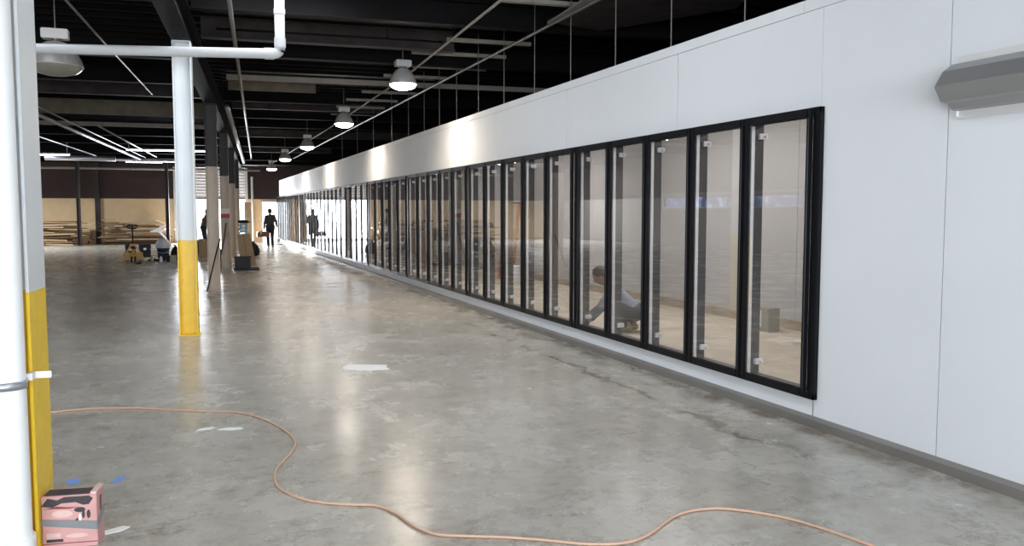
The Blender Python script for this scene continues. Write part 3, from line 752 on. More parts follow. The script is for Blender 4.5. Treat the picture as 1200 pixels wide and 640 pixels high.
b = MB(); b.prism([(-0.20, -0.13), (-0.02, -0.155), (0.22, -0.13), (0.26, -0.10), (0.21, 0.0), (0.20, 0.13), (0.05, 0.145), (-0.20, 0.16), (-0.23, 0.05)], 'z', 0, 0.004)
o = b.build('paper_sheet', 'paper', loc=(1.60, 8.21, 0.0005), rz=-0.36); tag(o, 'white rectangular sheet lying flat on the mid floor', 'sheet')
for i, (x, y, a, s) in enumerate([(0.07, 6.27, 0.2, 0.07), (0.24, 6.21, -0.3, 0.09), (-0.38, 4.40, 0.4, 0.075), (1.35, 6.1, 0.1, 0.03), (2.75, 6.7, 0.7, 0.03)]):
    lb = ['small pale scrap left of the hose bend', 'pale paper scrap right of the smaller scrap', 'small pale scrap beside the pink carton', 'tiny white crumb left of the lamp reflection', 'tiny white crumb on the open floor toward the doors'][i]
    b = MB(); b.prism([(-s, -s * .3), (s * .3, -s * .45), (s, -s * .1), (s * .7, s * .4), (-s * .5, s * .3)], 'z', 0, 0.003)
    o = b.build('paper_scrap', 'paper', loc=(x, y, 0.0005), rz=a); tag(o, lb, 'scrap', 'pale scraps on the floor')

# pink carton
t = thing('pink_carton', 'faded pink carton with dark print and grey tape beside the near column', 'carton', (-0.550, 4.25, 0.0), -0.16)
w_, d_, h_ = 0.235, 0.12, 0.245; hw_ = w_ / 2
b = MB(); b.box(-hw_, hw_, 0, d_, 0.0, h_); body = b.build('carton_body', 'pink', t, bevel=0.003)
def on_front(name, poly, m, dep=0.002, par=None):
    q = MB(); q.prism(poly, 'y', -dep, 0.0); return q.build(name, m, par or body)
def blob(cx, cz, rx, rz_, n=14): return [(cx + rx * math.cos(2 * PI * k / n), cz + rz_ * math.sin(2 * PI * k / n)) for k in range(n)]
def rect(x0, x1, z0, z1): return [(x0, z0), (x1, z0), (x1, z1), (x0, z1)]
on_front('black_tear', [(-hw_, 0.20), (-0.09, 0.236), (-0.05, 0.226), (-0.02, 0.239), (0.05, 0.239), (0.085, 0.24), (0.103, 0.226), (0.085, 0.200), (0.06, 0.198), (0.03, 0.213), (-0.03, 0.211), (-0.07, 0.193)], 'ink', 0.003, t)
b = MB(); b.box(-hw_ + 0.01, hw_ - 0.02, 0.01, d_ * 0.75, h_, h_ + 0.004); b.build('open_top', 'ink', t)
b = MB(); b.prism([(-hw_ - 0.002, 0.110), (hw_ + 0.001, 0.078), (hw_ + 0.001, 0.118), (-hw_ - 0.002, 0.140)], 'y', -0.004, 0.0); b.prism([(-0.004, 0.078), (d_, 0.125), (d_, 0.160), (-0.004, 0.118)], 'x', hw_ - 0.001, hw_ + 0.003); b.build('tape_band', 'tape_grey', t)
on_front('dark_print', blob(0.045, 0.176, 0.024, 0.012), 'ink'); on_front('dark_print', blob(0.082, 0.153, 0.008, 0.020), 'ink'); on_front('dark_print', blob(0.060, 0.154, 0.006, 0.020), 'ink', 0.0025)
on_front('dark_print', [(0.022, 0.126), (0.036, 0.140), (0.036, 0.124)], 'ink'); on_front('dark_print', rect(-0.10, -0.03, 0.030, 0.042), 'ink')
on_front('red_print', [(-0.11, 0.186), (-0.05, 0.196), (0.0, 0.190), (0.04, 0.191), (0.0, 0.183), (-0.06, 0.186)], 'red_ink'); on_front('red_print', rect(-hw_, hw_, 0.020, 0.0235), 'red_ink')
on_front('pale_print', rect(-0.10, -0.04, 0.046, 0.072), 'pink_pale', 0.0015); on_front('pale_print', blob(0.03, 0.055, 0.05, 0.010), 'pink_pale', 0.0015)
on_front('pale_print', blob(0.046, 0.140, 0.006, 0.018), 'paper', 0.003); on_front('pale_print', blob(-0.03, 0.160, 0.045, 0.018), 'pink_pale', 0.0012)
for k in range(6):
    b = MB(); b.box(hw_ - 0.0005, hw_ + 0.001, 0.05, 0.08, 0.150 + k * 0.012, 0.158 + k * 0.012); b.build('side_letter', 'ink', body)
b = MB(); b.box(hw_ - 0.025, hw_ + 0.0005, -0.0008, d_, h_, h_ + 0.012); b.build('torn_flap', 'pink_pale', t)

# ------------------------------------------------------------------ leaning rod, clutter around the beige columns
def simple(name, mb, m, loc, rz, label, cat, group=None, bevel=0.0):
    o = mb.build(name, m, loc=loc, rz=rz, bevel=bevel); tag(o, label, cat, group); return o
c2 = GP(-0.87, 17.5)
b = MB(); b.tube([(-0.12, -0.42, 0.012), (0.02, -0.27, 0.60), (0.13, -0.15, 1.02)], 0.014, 8)
simple('steel_rod', b, 'plastic_black', c2, G, 'black rod leaning against the nearest beige column', 'rod')
# red banded sign on next column
c3 = GP(-0.87, 23.77)
t = thing('column_sign', 'small red and white sign fixed to the second beige column', 'sign', c3 + Vector((0, 0, 1.38)), G)
b = MB(); b.box(-0.115, 0.115, -0.145, -0.122, 0, 0.11); b.build('red_field', 'red', t)
b = MB(); b.box(-0.115, 0.115, -0.145, -0.122, 0.115, 0.25); b.build('pale_field', 'trim_white', t)
b = MB(); b.tube([(-0.20, -0.34, 0.02), (-0.02, -0.20, 0.9), (0.02, -0.17, 1.25)], 0.022, 6)
simple('wood_stick', b, 'wood3', c3, G, 'dark wooden stick leaning on the red-banded beige column', 'stick')
b = MB(); b.tube([(0.14, -0.40, 0.02), (0.11, -0.22, 0.7), (0.09, -0.17, 1.0)], 0.02, 6)
simple('wood_stick', b, 'wood2', c3, G, 'pale wooden stick leaning on the red-banded beige column', 'stick')
# dark crate on base
p = GP(-0.70, 24.45)
t = thing('plastic_crate', 'dark crate on a flat black base below the leaning box', 'crate', GP(-0.44, 23.35), G)
b = MB(); b.box(-0.22, 0.42, -0.25, 0.3, 0, 0.05); b.build('base', 'rubber', t, bevel=0.01)
b = MB()
b.box(-0.20, 0.20, -0.16, 0.16, 0.05, 0.08); b.box(-0.20, 0.20, -0.16, -0.14, 0.08, 0.36); b.box(-0.20, 0.20, 0.14, 0.16, 0.08, 0.36); b.box(-0.20, -0.18, -0.14, 0.14, 0.08, 0.36); b.box(0.18, 0.20, -0.14, 0.14, 0.08, 0.36); b.box(-0.22, 0.22, -0.18, -0.14, 0.33, 0.37)
b.build('bin', 'shirt_dark', t, bevel=0.006)
# leaning cardboard / tall board box
t = thing('leaning_board', 'tall brown board box leaning back beside the dark crate', 'board', GP(-0.32, 24.95), G)
t.rotation_euler = (math.radians(0), math.radians(-7), G)
b = MB(); b.prism([(-0.20, 0.0), (0.22, 0.0), (0.17, 0.93), (-0.17, 0.93)], 'y', -0.13, 0.13); b.build('box_body', 'ply', t, bevel=0.008)
b = MB(); b.box(-0.01, 0.0, -0.134, -0.13, 0.0, 0.93); b.build('edge_line', 'wood3', t)
t = thing('water_bottle', 'clear bluish bottle with a black top standing on the tall brown box', 'bottle', GP(-0.43, 24.95, 0.955), G)
b = MB(); b.lathe([(0.10, 0), (0.115, 0.02), (0.115, 0.10), (0.10, 0.12), (0.115, 0.14), (0.115, 0.24), (0.09, 0.28)], n=24); b.build('bottle_body', 'clear', t)
b = MB(); b.lathe([(0.12, 0.275), (0.15, 0.285), (0.16, 0.31), (0.13, 0.345), (0.05, 0.36)], n=24); b.build('bottle_cap', 'plastic_black', t)
# small boxes
def carton(loc, rz, w, d, h, m, label, name='cardboard_box'):
    t = thing(name, label, 'box', loc, rz)
    b = MB(); b.box(-w / 2, w / 2, -d / 2, d / 2, 0, h); b.build('box_body', m, t, bevel=0.006)
    b = MB(); b.box(-w / 2 - 0.002, w / 2 + 0.002, -0.025, 0.025, h - 0.001, h + 0.003); b.box(-0.025, 0.025, -d / 2 - 0.003, -d / 2, h - 0.09, h + 0.003); b.build('tape_strip', 'wood2', t)
    b = MB(); b.box(-w / 2, w / 2, -d / 2 - 0.01, -d / 2 + 0.005, h, h + 0.012); b.build('lid_flap', m, t)
    return t
carton(GP(-1.10, 24.9), G + 0.2, 0.26, 0.22, 0.26, 'card', 'small brown box behind the foot of the nearest beige column')
carton(GP(-1.80, 30.2), G, 0.34, 0.30, 0.62, 'card', 'brown carton right of the yellow-based column, among dark bags')
carton(GP(-2.52, 27.3), G, 0.16, 0.16, 0.22, 'outlet', 'small olive can-shaped box beside the navy bucket')
def sack(loc, rz, w, d, h, m, label, name='trash_bag', seed=1):
    rr = random.Random(seed); t = thing(name, label, 'bag', loc, rz)
    b = MB(); n = 18; prof = [(0.55, 0), (0.92, 0.06), (1.0, 0.25), (0.95, 0.5), (0.75, 0.75), (0.40, 0.9), (0.12, 0.96)]
    v = []; f = []
    for r, z in prof:
        for k in range(n):
            a = 2 * PI * k / n; q = r * (1 + rr.uniform(-.07, .07)); v.append((q * w / 2 * math.cos(a), q * d / 2 * math.sin(a), z * h))
    for i in range(len(prof) - 1):
        for k in range(n): f.append((i * n + k, i * n + (k + 1) % n, (i + 1) * n + (k + 1) % n, (i + 1) * n + k))
    f.append(tuple(range(n))[::-1]); f.append(tuple(range((len(prof) - 1) * n, len(prof) * n)))
    b.add(v, f, None, True); b.build('bag_body', m, t)
    b = MB(); b.lathe([(0.04, 0.93 * h), (0.025, 0.96 * h), (0.07, 1.03 * h), (0.05, 1.04 * h)], n=10); b.build('tied_neck', m, t)
    return t
sack(GP(-0.22, 30.62), G, 0.42, 0.36, 0.50, 'plastic_black', 'round black trash bag standing alone left of the walking man', seed=4)
sack(GP(-2.25, 32.2), G, 0.55, 0.45, 0.60, 'plastic_black', 'dark bag behind the yellow base of the lone column', seed=5)
sack(GP(-1.50, 31.4), G, 0.40, 0.40, 0.42, 'pants_grey', 'grey bag at the feet of the person in the loading opening', seed=6)
sack(GP(-2.55, 28.4), G, 0.32, 0.35, 0.48, 'plastic_black', 'black bag touching the left side of the yellow base', seed=8)
# navy bucket with white liner bag
t = thing('bucket', 'navy bucket left of the yellow-based column', 'bucket', GP(-2.98, 29.0), G)
b = MB(); b.lathe([(0.15, 0.0), (0.20, 0.36), (0.205, 0.38), (0.19, 0.38), (0.145, 0.03), (0.001, 0.03)], n=24); b.build('bucket_body', 'plastic_navy', t)
b = MB(); b.tube([(-0.2, 0, 0.34), (-0.17, -0.12, 0.26), (0, -0.2, 0.22), (0.17, -0.12, 0.26), (0.2, 0, 0.34)], 0.006, 6); b.build('bail_handle', 'silver', t)
o = MB(); rr = random.Random(2); v = []; f = []; n = 16
prof = [(0.14, 0.06), (0.18, 0.37), (0.22, 0.44), (0.21, 0.55), (0.13, 0.66), (0.05, 0.70)]
for r, z in prof:
    for k in range(n): a = 2 * PI * k / n; q = r * (1 + (rr.uniform(-.12, .12) if z > .4 else 0)); v.append((q * math.cos(a), q * math.sin(a), z + (rr.uniform(-.02, .02) if z > .4 else 0)))
for i in range(len(prof) - 1):
    for k in range(n): f.append((i * n + k, i * n + (k + 1) % n, (i + 1) * n + (k + 1) % n, (i + 1) * n + k))
f.append(tuple(range(n))[::-1]); f.append(tuple(range((len(prof) - 1) * n, len(prof) * n)))
o.add(v, f, None, True); o = o.build('liner_bag', 'plastic_white', None, loc=GP(-2.98, 29.0), rz=G); tag(o, 'crumpled white plastic bag bulging out of the navy bucket', 'bag')
# small bottles by the bucket
for i, (s, tt, m, r, h, lb) in enumerate([(-2.92, 27.75, 'plastic_white', 0.045, 0.18, 'small white bottle in front of the navy bucket'), (-3.22, 28.1, 'outlet', 0.05, 0.2, 'small olive bottle at the left foot of the navy bucket'), (-2.72, 27.9, 'plastic_black', 0.05, 0.24, 'small black bottle between the navy bucket and the yellow base')]):
    t = thing('spray_bottle', lb, 'bottle', GP(s, tt), G)
    b = MB(); b.lathe([(r, 0), (r, h * 0.65), (r * 0.45, h * 0.85)], n=14); b.build('bottle_body', m, t)
    b = MB(); b.lathe([(r * 0.45, h * 0.85), (r * 0.5, h), (r * 0.2, h * 1.02)], n=12); b.build('bottle_cap', m, t)
# tools on the floor
b = MB(); b.prism([(-0.25, -0.05), (-0.1, 0.04), (0.05, 0.0), (0.22, 0.06), (0.25, 0.0), (0.1, -0.06), (-0.05, -0.02)], 'z', 0, 0.06)
simple('dark_tool', b, 'plastic_black', GP(-3.15, 28.45), G, 'dark tool lying on the floor between pallet jack and bucket', 'tool', bevel=0.01)
b = MB(); b.prism([(-0.08, -0.03), (0.07, -0.04), (0.09, 0.03), (-0.06, 0.04)], 'z', 0, 0.05)
simple('dark_block', b, 'plastic_black', GP(-3.45, 26.9), G, 'small dark block on the floor in front of the pallet jack', 'block', bevel=0.008)
# upright brown board and trims by the far wall
t = thing('upright_board', 'tall brown board standing upright at the far wall left of the pale pipe', 'board', GP(-0.52, TB - 0.45), G)
b = MB(); b.box(-0.17, 0.17, -0.05, 0.0, 0, 2.02); b.build('board_face', 'ply', t)
b = MB(); b.box(-0.17, 0.17, -0.062, -0.05, 1.0, 1.03); b.build('batten_strip', 'wood3', t)
# flat dark strip on the far floor
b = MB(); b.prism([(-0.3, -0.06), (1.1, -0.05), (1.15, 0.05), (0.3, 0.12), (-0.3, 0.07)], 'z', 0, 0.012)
simple('dark_strip', b, 'rubber', GP(0.75, 40.9), G, 'dark strip lying on the bright floor beyond the walking man', 'mat')

# pallet jack with dark cases
t = thing('pallet_jack', 'yellow pallet jack with tall black handle standing before the lumber', 'pallet jack', GP(-3.72, 27.9), G + 0.12)
b = MB()
b.box(-0.27, -0.11, 0.1, 1.15, 0.06, 0.12); b.box(0.11, 0.27, 0.1, 1.15, 0.06, 0.12); b.box(-0.27, 0.27, 0.02, 0.14, 0.06, 0.30)
b.build('forks', 'jack_yellow', t, bevel=0.008)
b = MB(); b.prism([(-0.34, 0.03), (-0.30, 0.03), (-0.04, 0.50), (0.04, 0.50), (0.32, 0.03), (0.37, 0.03), (0.07, 0.56), (-0.07, 0.56)], 'y', -0.10, -0.05); b.box(-0.24, 0.24, -0.10, -0.06, 0.19, 0.22)
b.build('frame_struts', 'jack_yellow', t)
b = MB(); b.cyl((0, -0.05, 0.12), (0, -0.05, 0.40), 0.06, n=16); b.box(-0.09, 0.09, -0.10, 0.02, 0.08, 0.20); b.build('hydraulic_pump', 'jack_yellow', t, bevel=0.004)
b = MB(); b.cyl((0, -0.06, 0.38), (0, -0.10, 1.10), 0.022, n=12); b.build('handle_pole', 'plastic_black', t)
b = MB(); b.tube([(0, -0.10, 1.02), (-0.12, -0.10, 1.06), (-0.17, -0.10, 1.10), (-0.12, -0.10, 1.14), (0.12, -0.10, 1.14), (0.17, -0.10, 1.10), (0.12, -0.10, 1.06), (0, -0.10, 1.02)], 0.022, 8); b.box(-0.03, 0.03, -0.12, -0.08, 1.04, 1.16); b.build('handle_loop', 'plastic_black', t)
for xx in (-0.05, 0.05):
    b = MB(); b.cyl((xx - 0.025, -0.10, 0.09), (xx + 0.025, -0.10, 0.09), 0.09, n=18); b.build('wheel', 'rubber', t)
for xx in (-0.19, 0.19):
    b = MB(); b.cyl((xx - 0.05, 1.0, 0.04), (xx + 0.05, 1.0, 0.04), 0.04, n=14); b.build('load_roller', 'rubber', t)
def tcase(loc, rz, w, d, h, label):
    t = thing('tool_case', label, 'case', loc, rz)
    b = MB(); b.box(-w / 2, w / 2, -d / 2, d / 2, 0, h * 0.62); b.build('case_body', 'plastic_black', t, bevel=0.015)
    b = MB(); b.box(-w / 2 - 0.005, w / 2 + 0.005, -d / 2 - 0.005, d / 2 + 0.005, h * 0.63, h); b.build('case_lid', 'plastic_black', t, bevel=0.015)
    b = MB(); b.box(-0.04, 0.04, -d / 2 - 0.012, -d / 2, h * 0.55, h * 0.7); b.build('latch', 'silver', t)
    return t
tcase(GP(-3.86, 28.42, 0.121), G + 0.12, 0.30, 0.4, 0.40, 'black tool case on the pallet jack forks, left side')
tcase(GP(-3.46, 28.50, 0.121), G + 0.12, 0.34, 0.4, 0.42, 'black tool case on the pallet jack forks, right side')

# ------------------------------------------------------------------ lumber
def board(s, tt, z, L, wd, th, m, label, group, tilt=0.0, yaw=0.0):
    b = MB(); b.box(-L / 2, L / 2, -wd / 2, wd / 2, 0, th)
    o = b.build('lumber_board', m, loc=GP(s, tt, z)); o.rotation_euler = (0, tilt, G + yaw)
    tag(o, label, 'board', group); return o
rl = random.Random(21)
z = 0.0
for k in range(22):
    th = rl.choice([0.04, 0.05, 0.06]); L = rl.uniform(2.0, 3.5) - (0.0 if k < 12 else (k - 12) * 0.10)
    board(-9.45 + rl.uniform(-0.35, 0.4), 43.45 + rl.uniform(-.10, .10), z, L, 0.34, th - 0.010, rl.choice(['wood', 'wood3', 'wood2', 'wood3']), 'rough brown board of the untidy left lumber pile, %s layer from the floor' % ordinal(k + 1), 'boards of the left lumber pile', yaw=rl.uniform(-.03, .03))
    z += th
for k in range(10):
    board(-9.3 + rl.uniform(-.6, 1.0), 43.08, 0.0 + k * 0.115, rl.uniform(1.2, 2.8), 0.12, 0.05, rl.choice(['wood', 'wood2', 'wood2', 'wood3']), 'loose tilted board on the front of the left lumber pile, %s from the floor' % ordinal(k + 1), 'loose boards on the left lumber pile', tilt=rl.uniform(-0.05, 0.09))
for k in range(6):
    board(-7.85 + rl.uniform(-.1, .1), 42.85, 0.0 + k * 0.10, rl.uniform(0.5, 0.9), 0.2, 0.07, rl.choice(['wood3', 'wood', 'wood3']), 'short offcut right of the left lumber pile, %s from the floor' % ordinal(k + 1), 'offcuts beside the left lumber pile', yaw=rl.uniform(-.3, .3), tilt=0.0)
z = 0.0
for k in range(18):
    th = 0.052; L0 = 2.95 if k < 13 else 2.95 - (k - 12) * 0.25
    L = L0 + rl.uniform(-0.5, 0.1); c = -5.72 + rl.uniform(-0.16, 0.18) + (0.25 if k > 12 else 0)
    board(c, 43.48 + rl.uniform(-.09, .09), z, L, 0.34, th - rl.uniform(0.008, 0.02), rl.choice(['wood3', 'wood', 'wood3', 'wood']) if k < 9 else rl.choice(['wood2', 'wood', 'wood2', 'wood3']), 'brown board of the neater right lumber stack, %s layer from the floor' % ordinal(k + 1), 'boards of the right lumber stack')
    z += th
for k in range(6):
    board(-5.45 + k * 0.07, 43.42, z + k * 0.035, 2.3 - k * 0.3, 0.26, 0.03, 'wood2', 'pale plank on the right lumber stack, %s of the top six' % ordinal(k + 1), 'pale planks topping the right lumber stack')
for k in range(9):
    board(-6.6 + rl.uniform(-.3, .5), 43.15, 0.55 + k * 0.075, rl.uniform(0.35, 0.9), 0.1, 0.045, rl.choice(['wood3', 'wood2', 'wood3']), 'short block end on the left part of the right lumber stack, %s up' % ordinal(k + 1), 'short block ends on the right lumber stack')
for k in range(5):
    board(-5.2 + rl.uniform(-.5, .3), 43.15, 0.0 + k * 0.11, rl.uniform(1.2, 2.0), 0.1, 0.05, rl.choice(['wood3', 'wood', 'wood2']), 'long front board low on the right lumber stack, %s up' % ordinal(k + 1), 'front boards of the right lumber stack')
rr = random.Random(5)
b = MB(); n = 12
b.tube([(0.28, -0.05, 0), (0.22, -0.06, 0.30), (-0.05, -0.05, 0.62), (-0.42, -0.05, 0.60)], 0.045, 6); b.tube([(-0.38, -0.05, 0.58), (0.05, -0.06, 0.78), (0.30, -0.05, 0.98)], 0.04, 6); b.tube([(-0.1, -0.05, 0.60), (0.25, -0.06, 0.72)], 0.05, 6)
simple('plastic_wrap', b, 'plastic_white', GP(-4.52, 42.95), G, 'twisted white plastic wrap at the right end of the lumber stack', 'plastic wrap')

# ------------------------------------------------------------------ inside the cooler
t = thing('outlet_box', 'grey-green box with a white face standing inside the cooler by the near doors', 'box', (6.98, 8.88, 0.008), 0.0)
b = MB(); b.box(-0.09, 0.09, -0.14, 0.14, 0, 0.30); b.build('box_body', 'outlet', t, bevel=0.006)
b = MB(); b.box(-0.096, -0.09, 0.0, 0.12, 0.05, 0.27); b.build('white_face', 'trim_white', t)
rr = random.Random(9)
for i, (x, y, a) in enumerate([(6.62, 7.86, 0.3), (6.78, 7.74, -0.7), (6.9, 7.86, 1.2)]):
    b = MB(); b.prism([(-0.09, -0.02), (0.08, -0.03), (0.1, 0.01), (0.0, 0.035), (-0.08, 0.02)], 'z', 0, 0.03)
    simple('packing_scrap', b, 'paper', (x, y, 0.009), a, ['leftmost', 'middle', 'rightmost'][i] + ' white scrap on the cooler floor behind the nearest door', 'scrap', 'white scraps on the cooler floor', bevel=0.006)
t = thing('step_ladder', 'orange step ladder inside the cooler against its back wall', 'ladder', (6.95, 18.0, 0.008), math.radians(-60))
for sx in (-0.2, 0.2):
    b = MB(); b.prism([(-0.28, 0), (-0.22, 0), (0.03, 1.72), (-0.03, 1.72)], 'x', sx - 0.02, sx + 0.02); b.build('front_rail', 'orange', t)
    b = MB(); b.prism([(0.22, 0), (0.25, 0), (0.06, 1.68), (0.03, 1.68)], 'x', sx - 0.015, sx + 0.015); b.build('rear_rail', 'orange', t)
for k in range(5):
    z = 0.28 + k * 0.29; yy = -0.25 + z / 1.72 * 0.25
    b = MB(); b.box(-0.18, 0.18, yy - 0.04, yy + 0.04, z, z + 0.025); b.build('step', 'alu', t)
b = MB(); b.box(-0.23, 0.23, -0.06, 0.09, 1.72, 1.76); b.build('top_cap', 'plastic_black', t, bevel=0.005)
t = thing('white_bucket', 'white bucket on the cooler floor beside the step ladder', 'bucket', (6.65, 17.1, 0.008))
b = MB(); b.lathe([(0.13, 0), (0.15, 0.34), (0.155, 0.36), (0.14, 0.36), (0.125, 0.02), (0.001, 0.02)], n=24); b.build('bucket_body', 'plastic_white', t)
b = MB(); b.tube([(-0.15, 0, 0.33), (0, -0.14, 0.24), (0.15, 0, 0.33)], 0.005, 6); b.build('bail_handle', 'silver', t)

# ------------------------------------------------------------------ people
def capsule(mb, p0, p1, r0, r1, n=14, rings=5):
    p0 = Vector(p0); p1 = Vector(p1); d = p1 - p0; L = d.length
    if L < 1e-5: d = Vector((0, 0, 1))
    d = d.normalized(); a = d.orthogonal().normalized(); c = d.cross(a); prof = []
    for k in range(rings): an = -PI / 2 + (k + 0.15) / rings * PI / 2; prof.append((r0 * math.cos(an), r0 * math.sin(an)))
    prof.append((r0, 0)); prof.append((r1, L))
    for k in range(1, rings): an = k / rings * PI / 2; prof.append((r1 * math.cos(an), L + r1 * math.sin(an)))
    v = []; f = []
    for r, h in prof:
        for k in range(n): an = 2 * PI * k / n; v.append(p0 + d * h + a * (r * math.cos(an)) + c * (r * math.sin(an)))
    for i in range(len(prof) - 1):
        for k in range(n): f.append((i * n + k, i * n + (k + 1) % n, (i + 1) * n + (k + 1) % n, (i + 1) * n + k))
    f.append(tuple(range(n))[::-1]); f.append(tuple(range((len(prof) - 1) * n, len(prof) * n)))
    mb.add(v, f, None, True)
def ellipsoid(mb, c, rx, ry, rz, R=None, n=18, rg=10):
    v = []; f = []; c = Vector(c); R = R or Matrix.Identity(3)
    for i in range(1, rg):
        th = PI * i / rg
        for k in range(n): ph = 2 * PI * k / n; v.append(c + R @ Vector((rx * math.sin(th) * math.cos(ph), ry * math.sin(th) * math.sin(ph), rz * math.cos(th))))
    for i in range(rg - 2):
        for k in range(n): f.append((i * n + k, i * n + (k + 1) % n, (i + 1) * n + (k + 1) % n, (i + 1) * n + k))
    f.append(tuple(range(n))); f.append(tuple(range((rg - 2) * n, (rg - 1) * n))[::-1])
    mb.add(v, f, None, True)
def fuse(mb, name, m, parent, voxel, smooth=4):
    o = mb.build(name, m, parent)
    md = o.modifiers.new('r', 'REMESH'); md.mode = 'VOXEL'; md.voxel_size = voxel; md.use_smooth_shade = True
    ms = o.modifiers.new('s', 'SMOOTH'); ms.iterations = smooth; ms.factor = 0.5
    dg = bpy.context.evaluated_depsgraph_get()
    me = bpy.data.meshes.new_from_object(o.evaluated_get(dg)); o.modifiers.clear()
    me.materials.clear(); me.materials.append(M[m]); o.data = me
    for p in me.polygons: p.use_smooth = True
    return o
def hand(mb, wrist, d, side, down, curl=0.6):
    # palm plus four fingers of unequal length and a thumb leaving the side of the palm
    wrist = Vector(wrist); d = Vector(d).normalized(); side = Vector(side).normalized(); nrm = Vector(down).normalized()
    for k in range(4): capsule(mb, wrist + side * (k - 1.5) * 0.014, wrist + d * 0.085 + side * (k - 1.5) * 0.020, 0.014, 0.012, 8, 3)
    for k, Lf in enumerate((0.070, 0.080, 0.075, 0.058)):
        b0 = wrist + d * 0.085 + side * (k - 1.5) * 0.021
        a1 = (d * math.cos(curl * .6) + nrm * math.sin(curl * .6)); a2 = (d * math.cos(curl * 1.6) + nrm * math.sin(curl * 1.6))
        m1 = b0 + a1 * Lf * 0.5; capsule(mb, b0, m1, 0.0095, 0.009, 8, 3); capsule(mb, m1, m1 + a2 * Lf * 0.5, 0.009, 0.0075, 8, 3)
    t0 = wrist + d * 0.03 - side * 0.028; t1 = t0 + (d * 0.6 - side * 0.6 + nrm * 0.3).normalized() * 0.04; t2 = t1 + (d * 0.8 + nrm * 0.5).normalized() * 0.03
    capsule(mb, t0, t1, 0.012, 0.0105, 8, 3); capsule(mb, t1, t2, 0.0105, 0.009, 8, 3)

def person(loc, rz, J, label, mats, hair_m, voxel=0.009):
    root = thing('person', label, 'person', loc, rz)
    V = {k: Vector(v) for k, v in J.items() if isinstance(v, tuple)}
    up = (V['head'] - V['neck']).normalized(); fwd = Vector(J.get('face', (0, 1, 0))).normalized()
    rt_ = fwd.cross(up).normalized(); fwd = up.cross(rt_).normalized()
    R = Matrix((rt_, fwd, up)).transposed()
    b = MB(); H = V['head']
    ellipsoid(b, H, 0.080, 0.098, 0.115, R); ellipsoid(b, H + R @ Vector((0, 0.022, -0.055)), 0.056, 0.066, 0.06, R)
    ellipsoid(b, H + R @ Vector((0, 0.098, -0.018)), 0.011, 0.018, 0.024, R)               # nose
    for s in (-1, 1):
        ellipsoid(b, H + R @ Vector((s * 0.076, -0.005, -0.012)), 0.010, 0.020, 0.030, R)  # ears
        ellipsoid(b, H + R @ Vector((s * 0.030, 0.078, 0.014)), 0.018, 0.014, 0.010, R)    # brows
    ellipsoid(b, H + R @ Vector((0, 0.082, -0.060)), 0.024, 0.012, 0.009, R)               # mouth
    capsule(b, V['neck'] - up * 0.05, H - up * 0.05, 0.054, 0.050)
    cs, ps = V['chest'], V['pelvis']
    shr, shl = V['sh_r'], V['sh_l']; ax = (shr - shl).normalized()
    def torso(mb, g):
        for s in (-1, 1):
            capsule(mb, ps + ax * s * 0.062, (ps + cs) / 2 + ax * s * 0.055, 0.105 + g, 0.098 + g)
            capsule(mb, (ps + cs) / 2 + ax * s * 0.055, cs + ax * s * 0.075, 0.098 + g, 0.108 + g)
        capsule(mb, shl, shr, 0.062 + g, 0.062 + g); capsule(mb, cs, V['neck'] - up * 0.03, 0.09 + g, 0.05 + g)
        for s, sh in ((-1, shl), (1, shr)): capsule(mb, cs + ax * s * 0.08, sh, 0.09 + g, 0.06 + g)
    torso(b, -0.008)
    for s, k in ((-1, 'l'), (1, 'r')):
        capsule(b, V['sh_' + k], V['el_' + k], 0.045, 0.036); capsule(b, V['el_' + k], V['wr_' + k], 0.036, 0.025)
        capsule(b, V['hip_' + k], V['kn_' + k], 0.078, 0.052); capsule(b, V['kn_' + k], V['an_' + k], 0.050, 0.036)
        capsule(b, V['an_' + k], V['an_' + k] + Vector((0, 0.12, -0.03)), 0.036, 0.028)
        hd_ = Vector(J['hd_' + k])
        hand(b, V['wr_' + k], hd_, J.get('hs_' + k, (0, 1, 0)), J.get('hn_' + k, (-s, 0, 0)), J.get('curl_' + k, 0.6))
    fuse(b, 'body', 'skin', root, voxel, 2)
    b = MB(); torso(b, 0.010)
    for s, k in ((-1, 'l'), (1, 'r')):
        capsule(b, V['sh_' + k], V['el_' + k], 0.063, 0.052)
        if J.get('long', True): capsule(b, V['el_' + k], V['el_' + k].lerp(V['wr_' + k], 0.93), 0.052, 0.038)
    fuse(b, 'shirt', mats[0], root, 0.014, 6)
    b = MB()
    for s, k in ((-1, 'l'), (1, 'r')):
        capsule(b, V['hip_' + k], V['kn_' + k], 0.102, 0.070); capsule(b, V['kn_' + k], V['kn_' + k].lerp(V['an_' + k], 0.93), 0.070, 0.058)
    capsule(b, ps + ax * -0.07, ps + ax * 0.07, 0.122, 0.122)
    capsule(b, V['hip_l'], V['hip_r'], 0.108, 0.108)
    fuse(b, 'trousers', mats[1], root, 0.014, 6)
    for k in ('l', 'r'):
        b = MB(); a = V['an_' + k]; z0 = a.z - 0.055; fd = Vector(J.get('foot', (0, 1, 0))).normalized()
        T = Matrix.Translation(a) @ Vector((0, 1, 0)).rotation_difference(fd).to_matrix().to_4x4()
        capsule(b, T @ Vector((0, -0.045, -0.035)), T @ Vector((0, 0.16, -0.045)), 0.046, 0.036); capsule(b, T @ Vector((0, -0.02, 0.02)), T @ Vector((0, 0.06, -0.03)), 0.046, 0.040)
        fuse(b, 'shoe', mats[2], root, 0.01, 3)
    b = MB(); ellipsoid(b, H + R @ Vector((0, -0.016, 0.020)), 0.088, 0.100, 0.110, R)
    ellipsoid(b, H + R @ Vector((0, -0.035, -0.03)), 0.074, 0.062, 0.07, R)
    fuse(b, 'hair', hair_m, root, 0.012, 3)
    return root
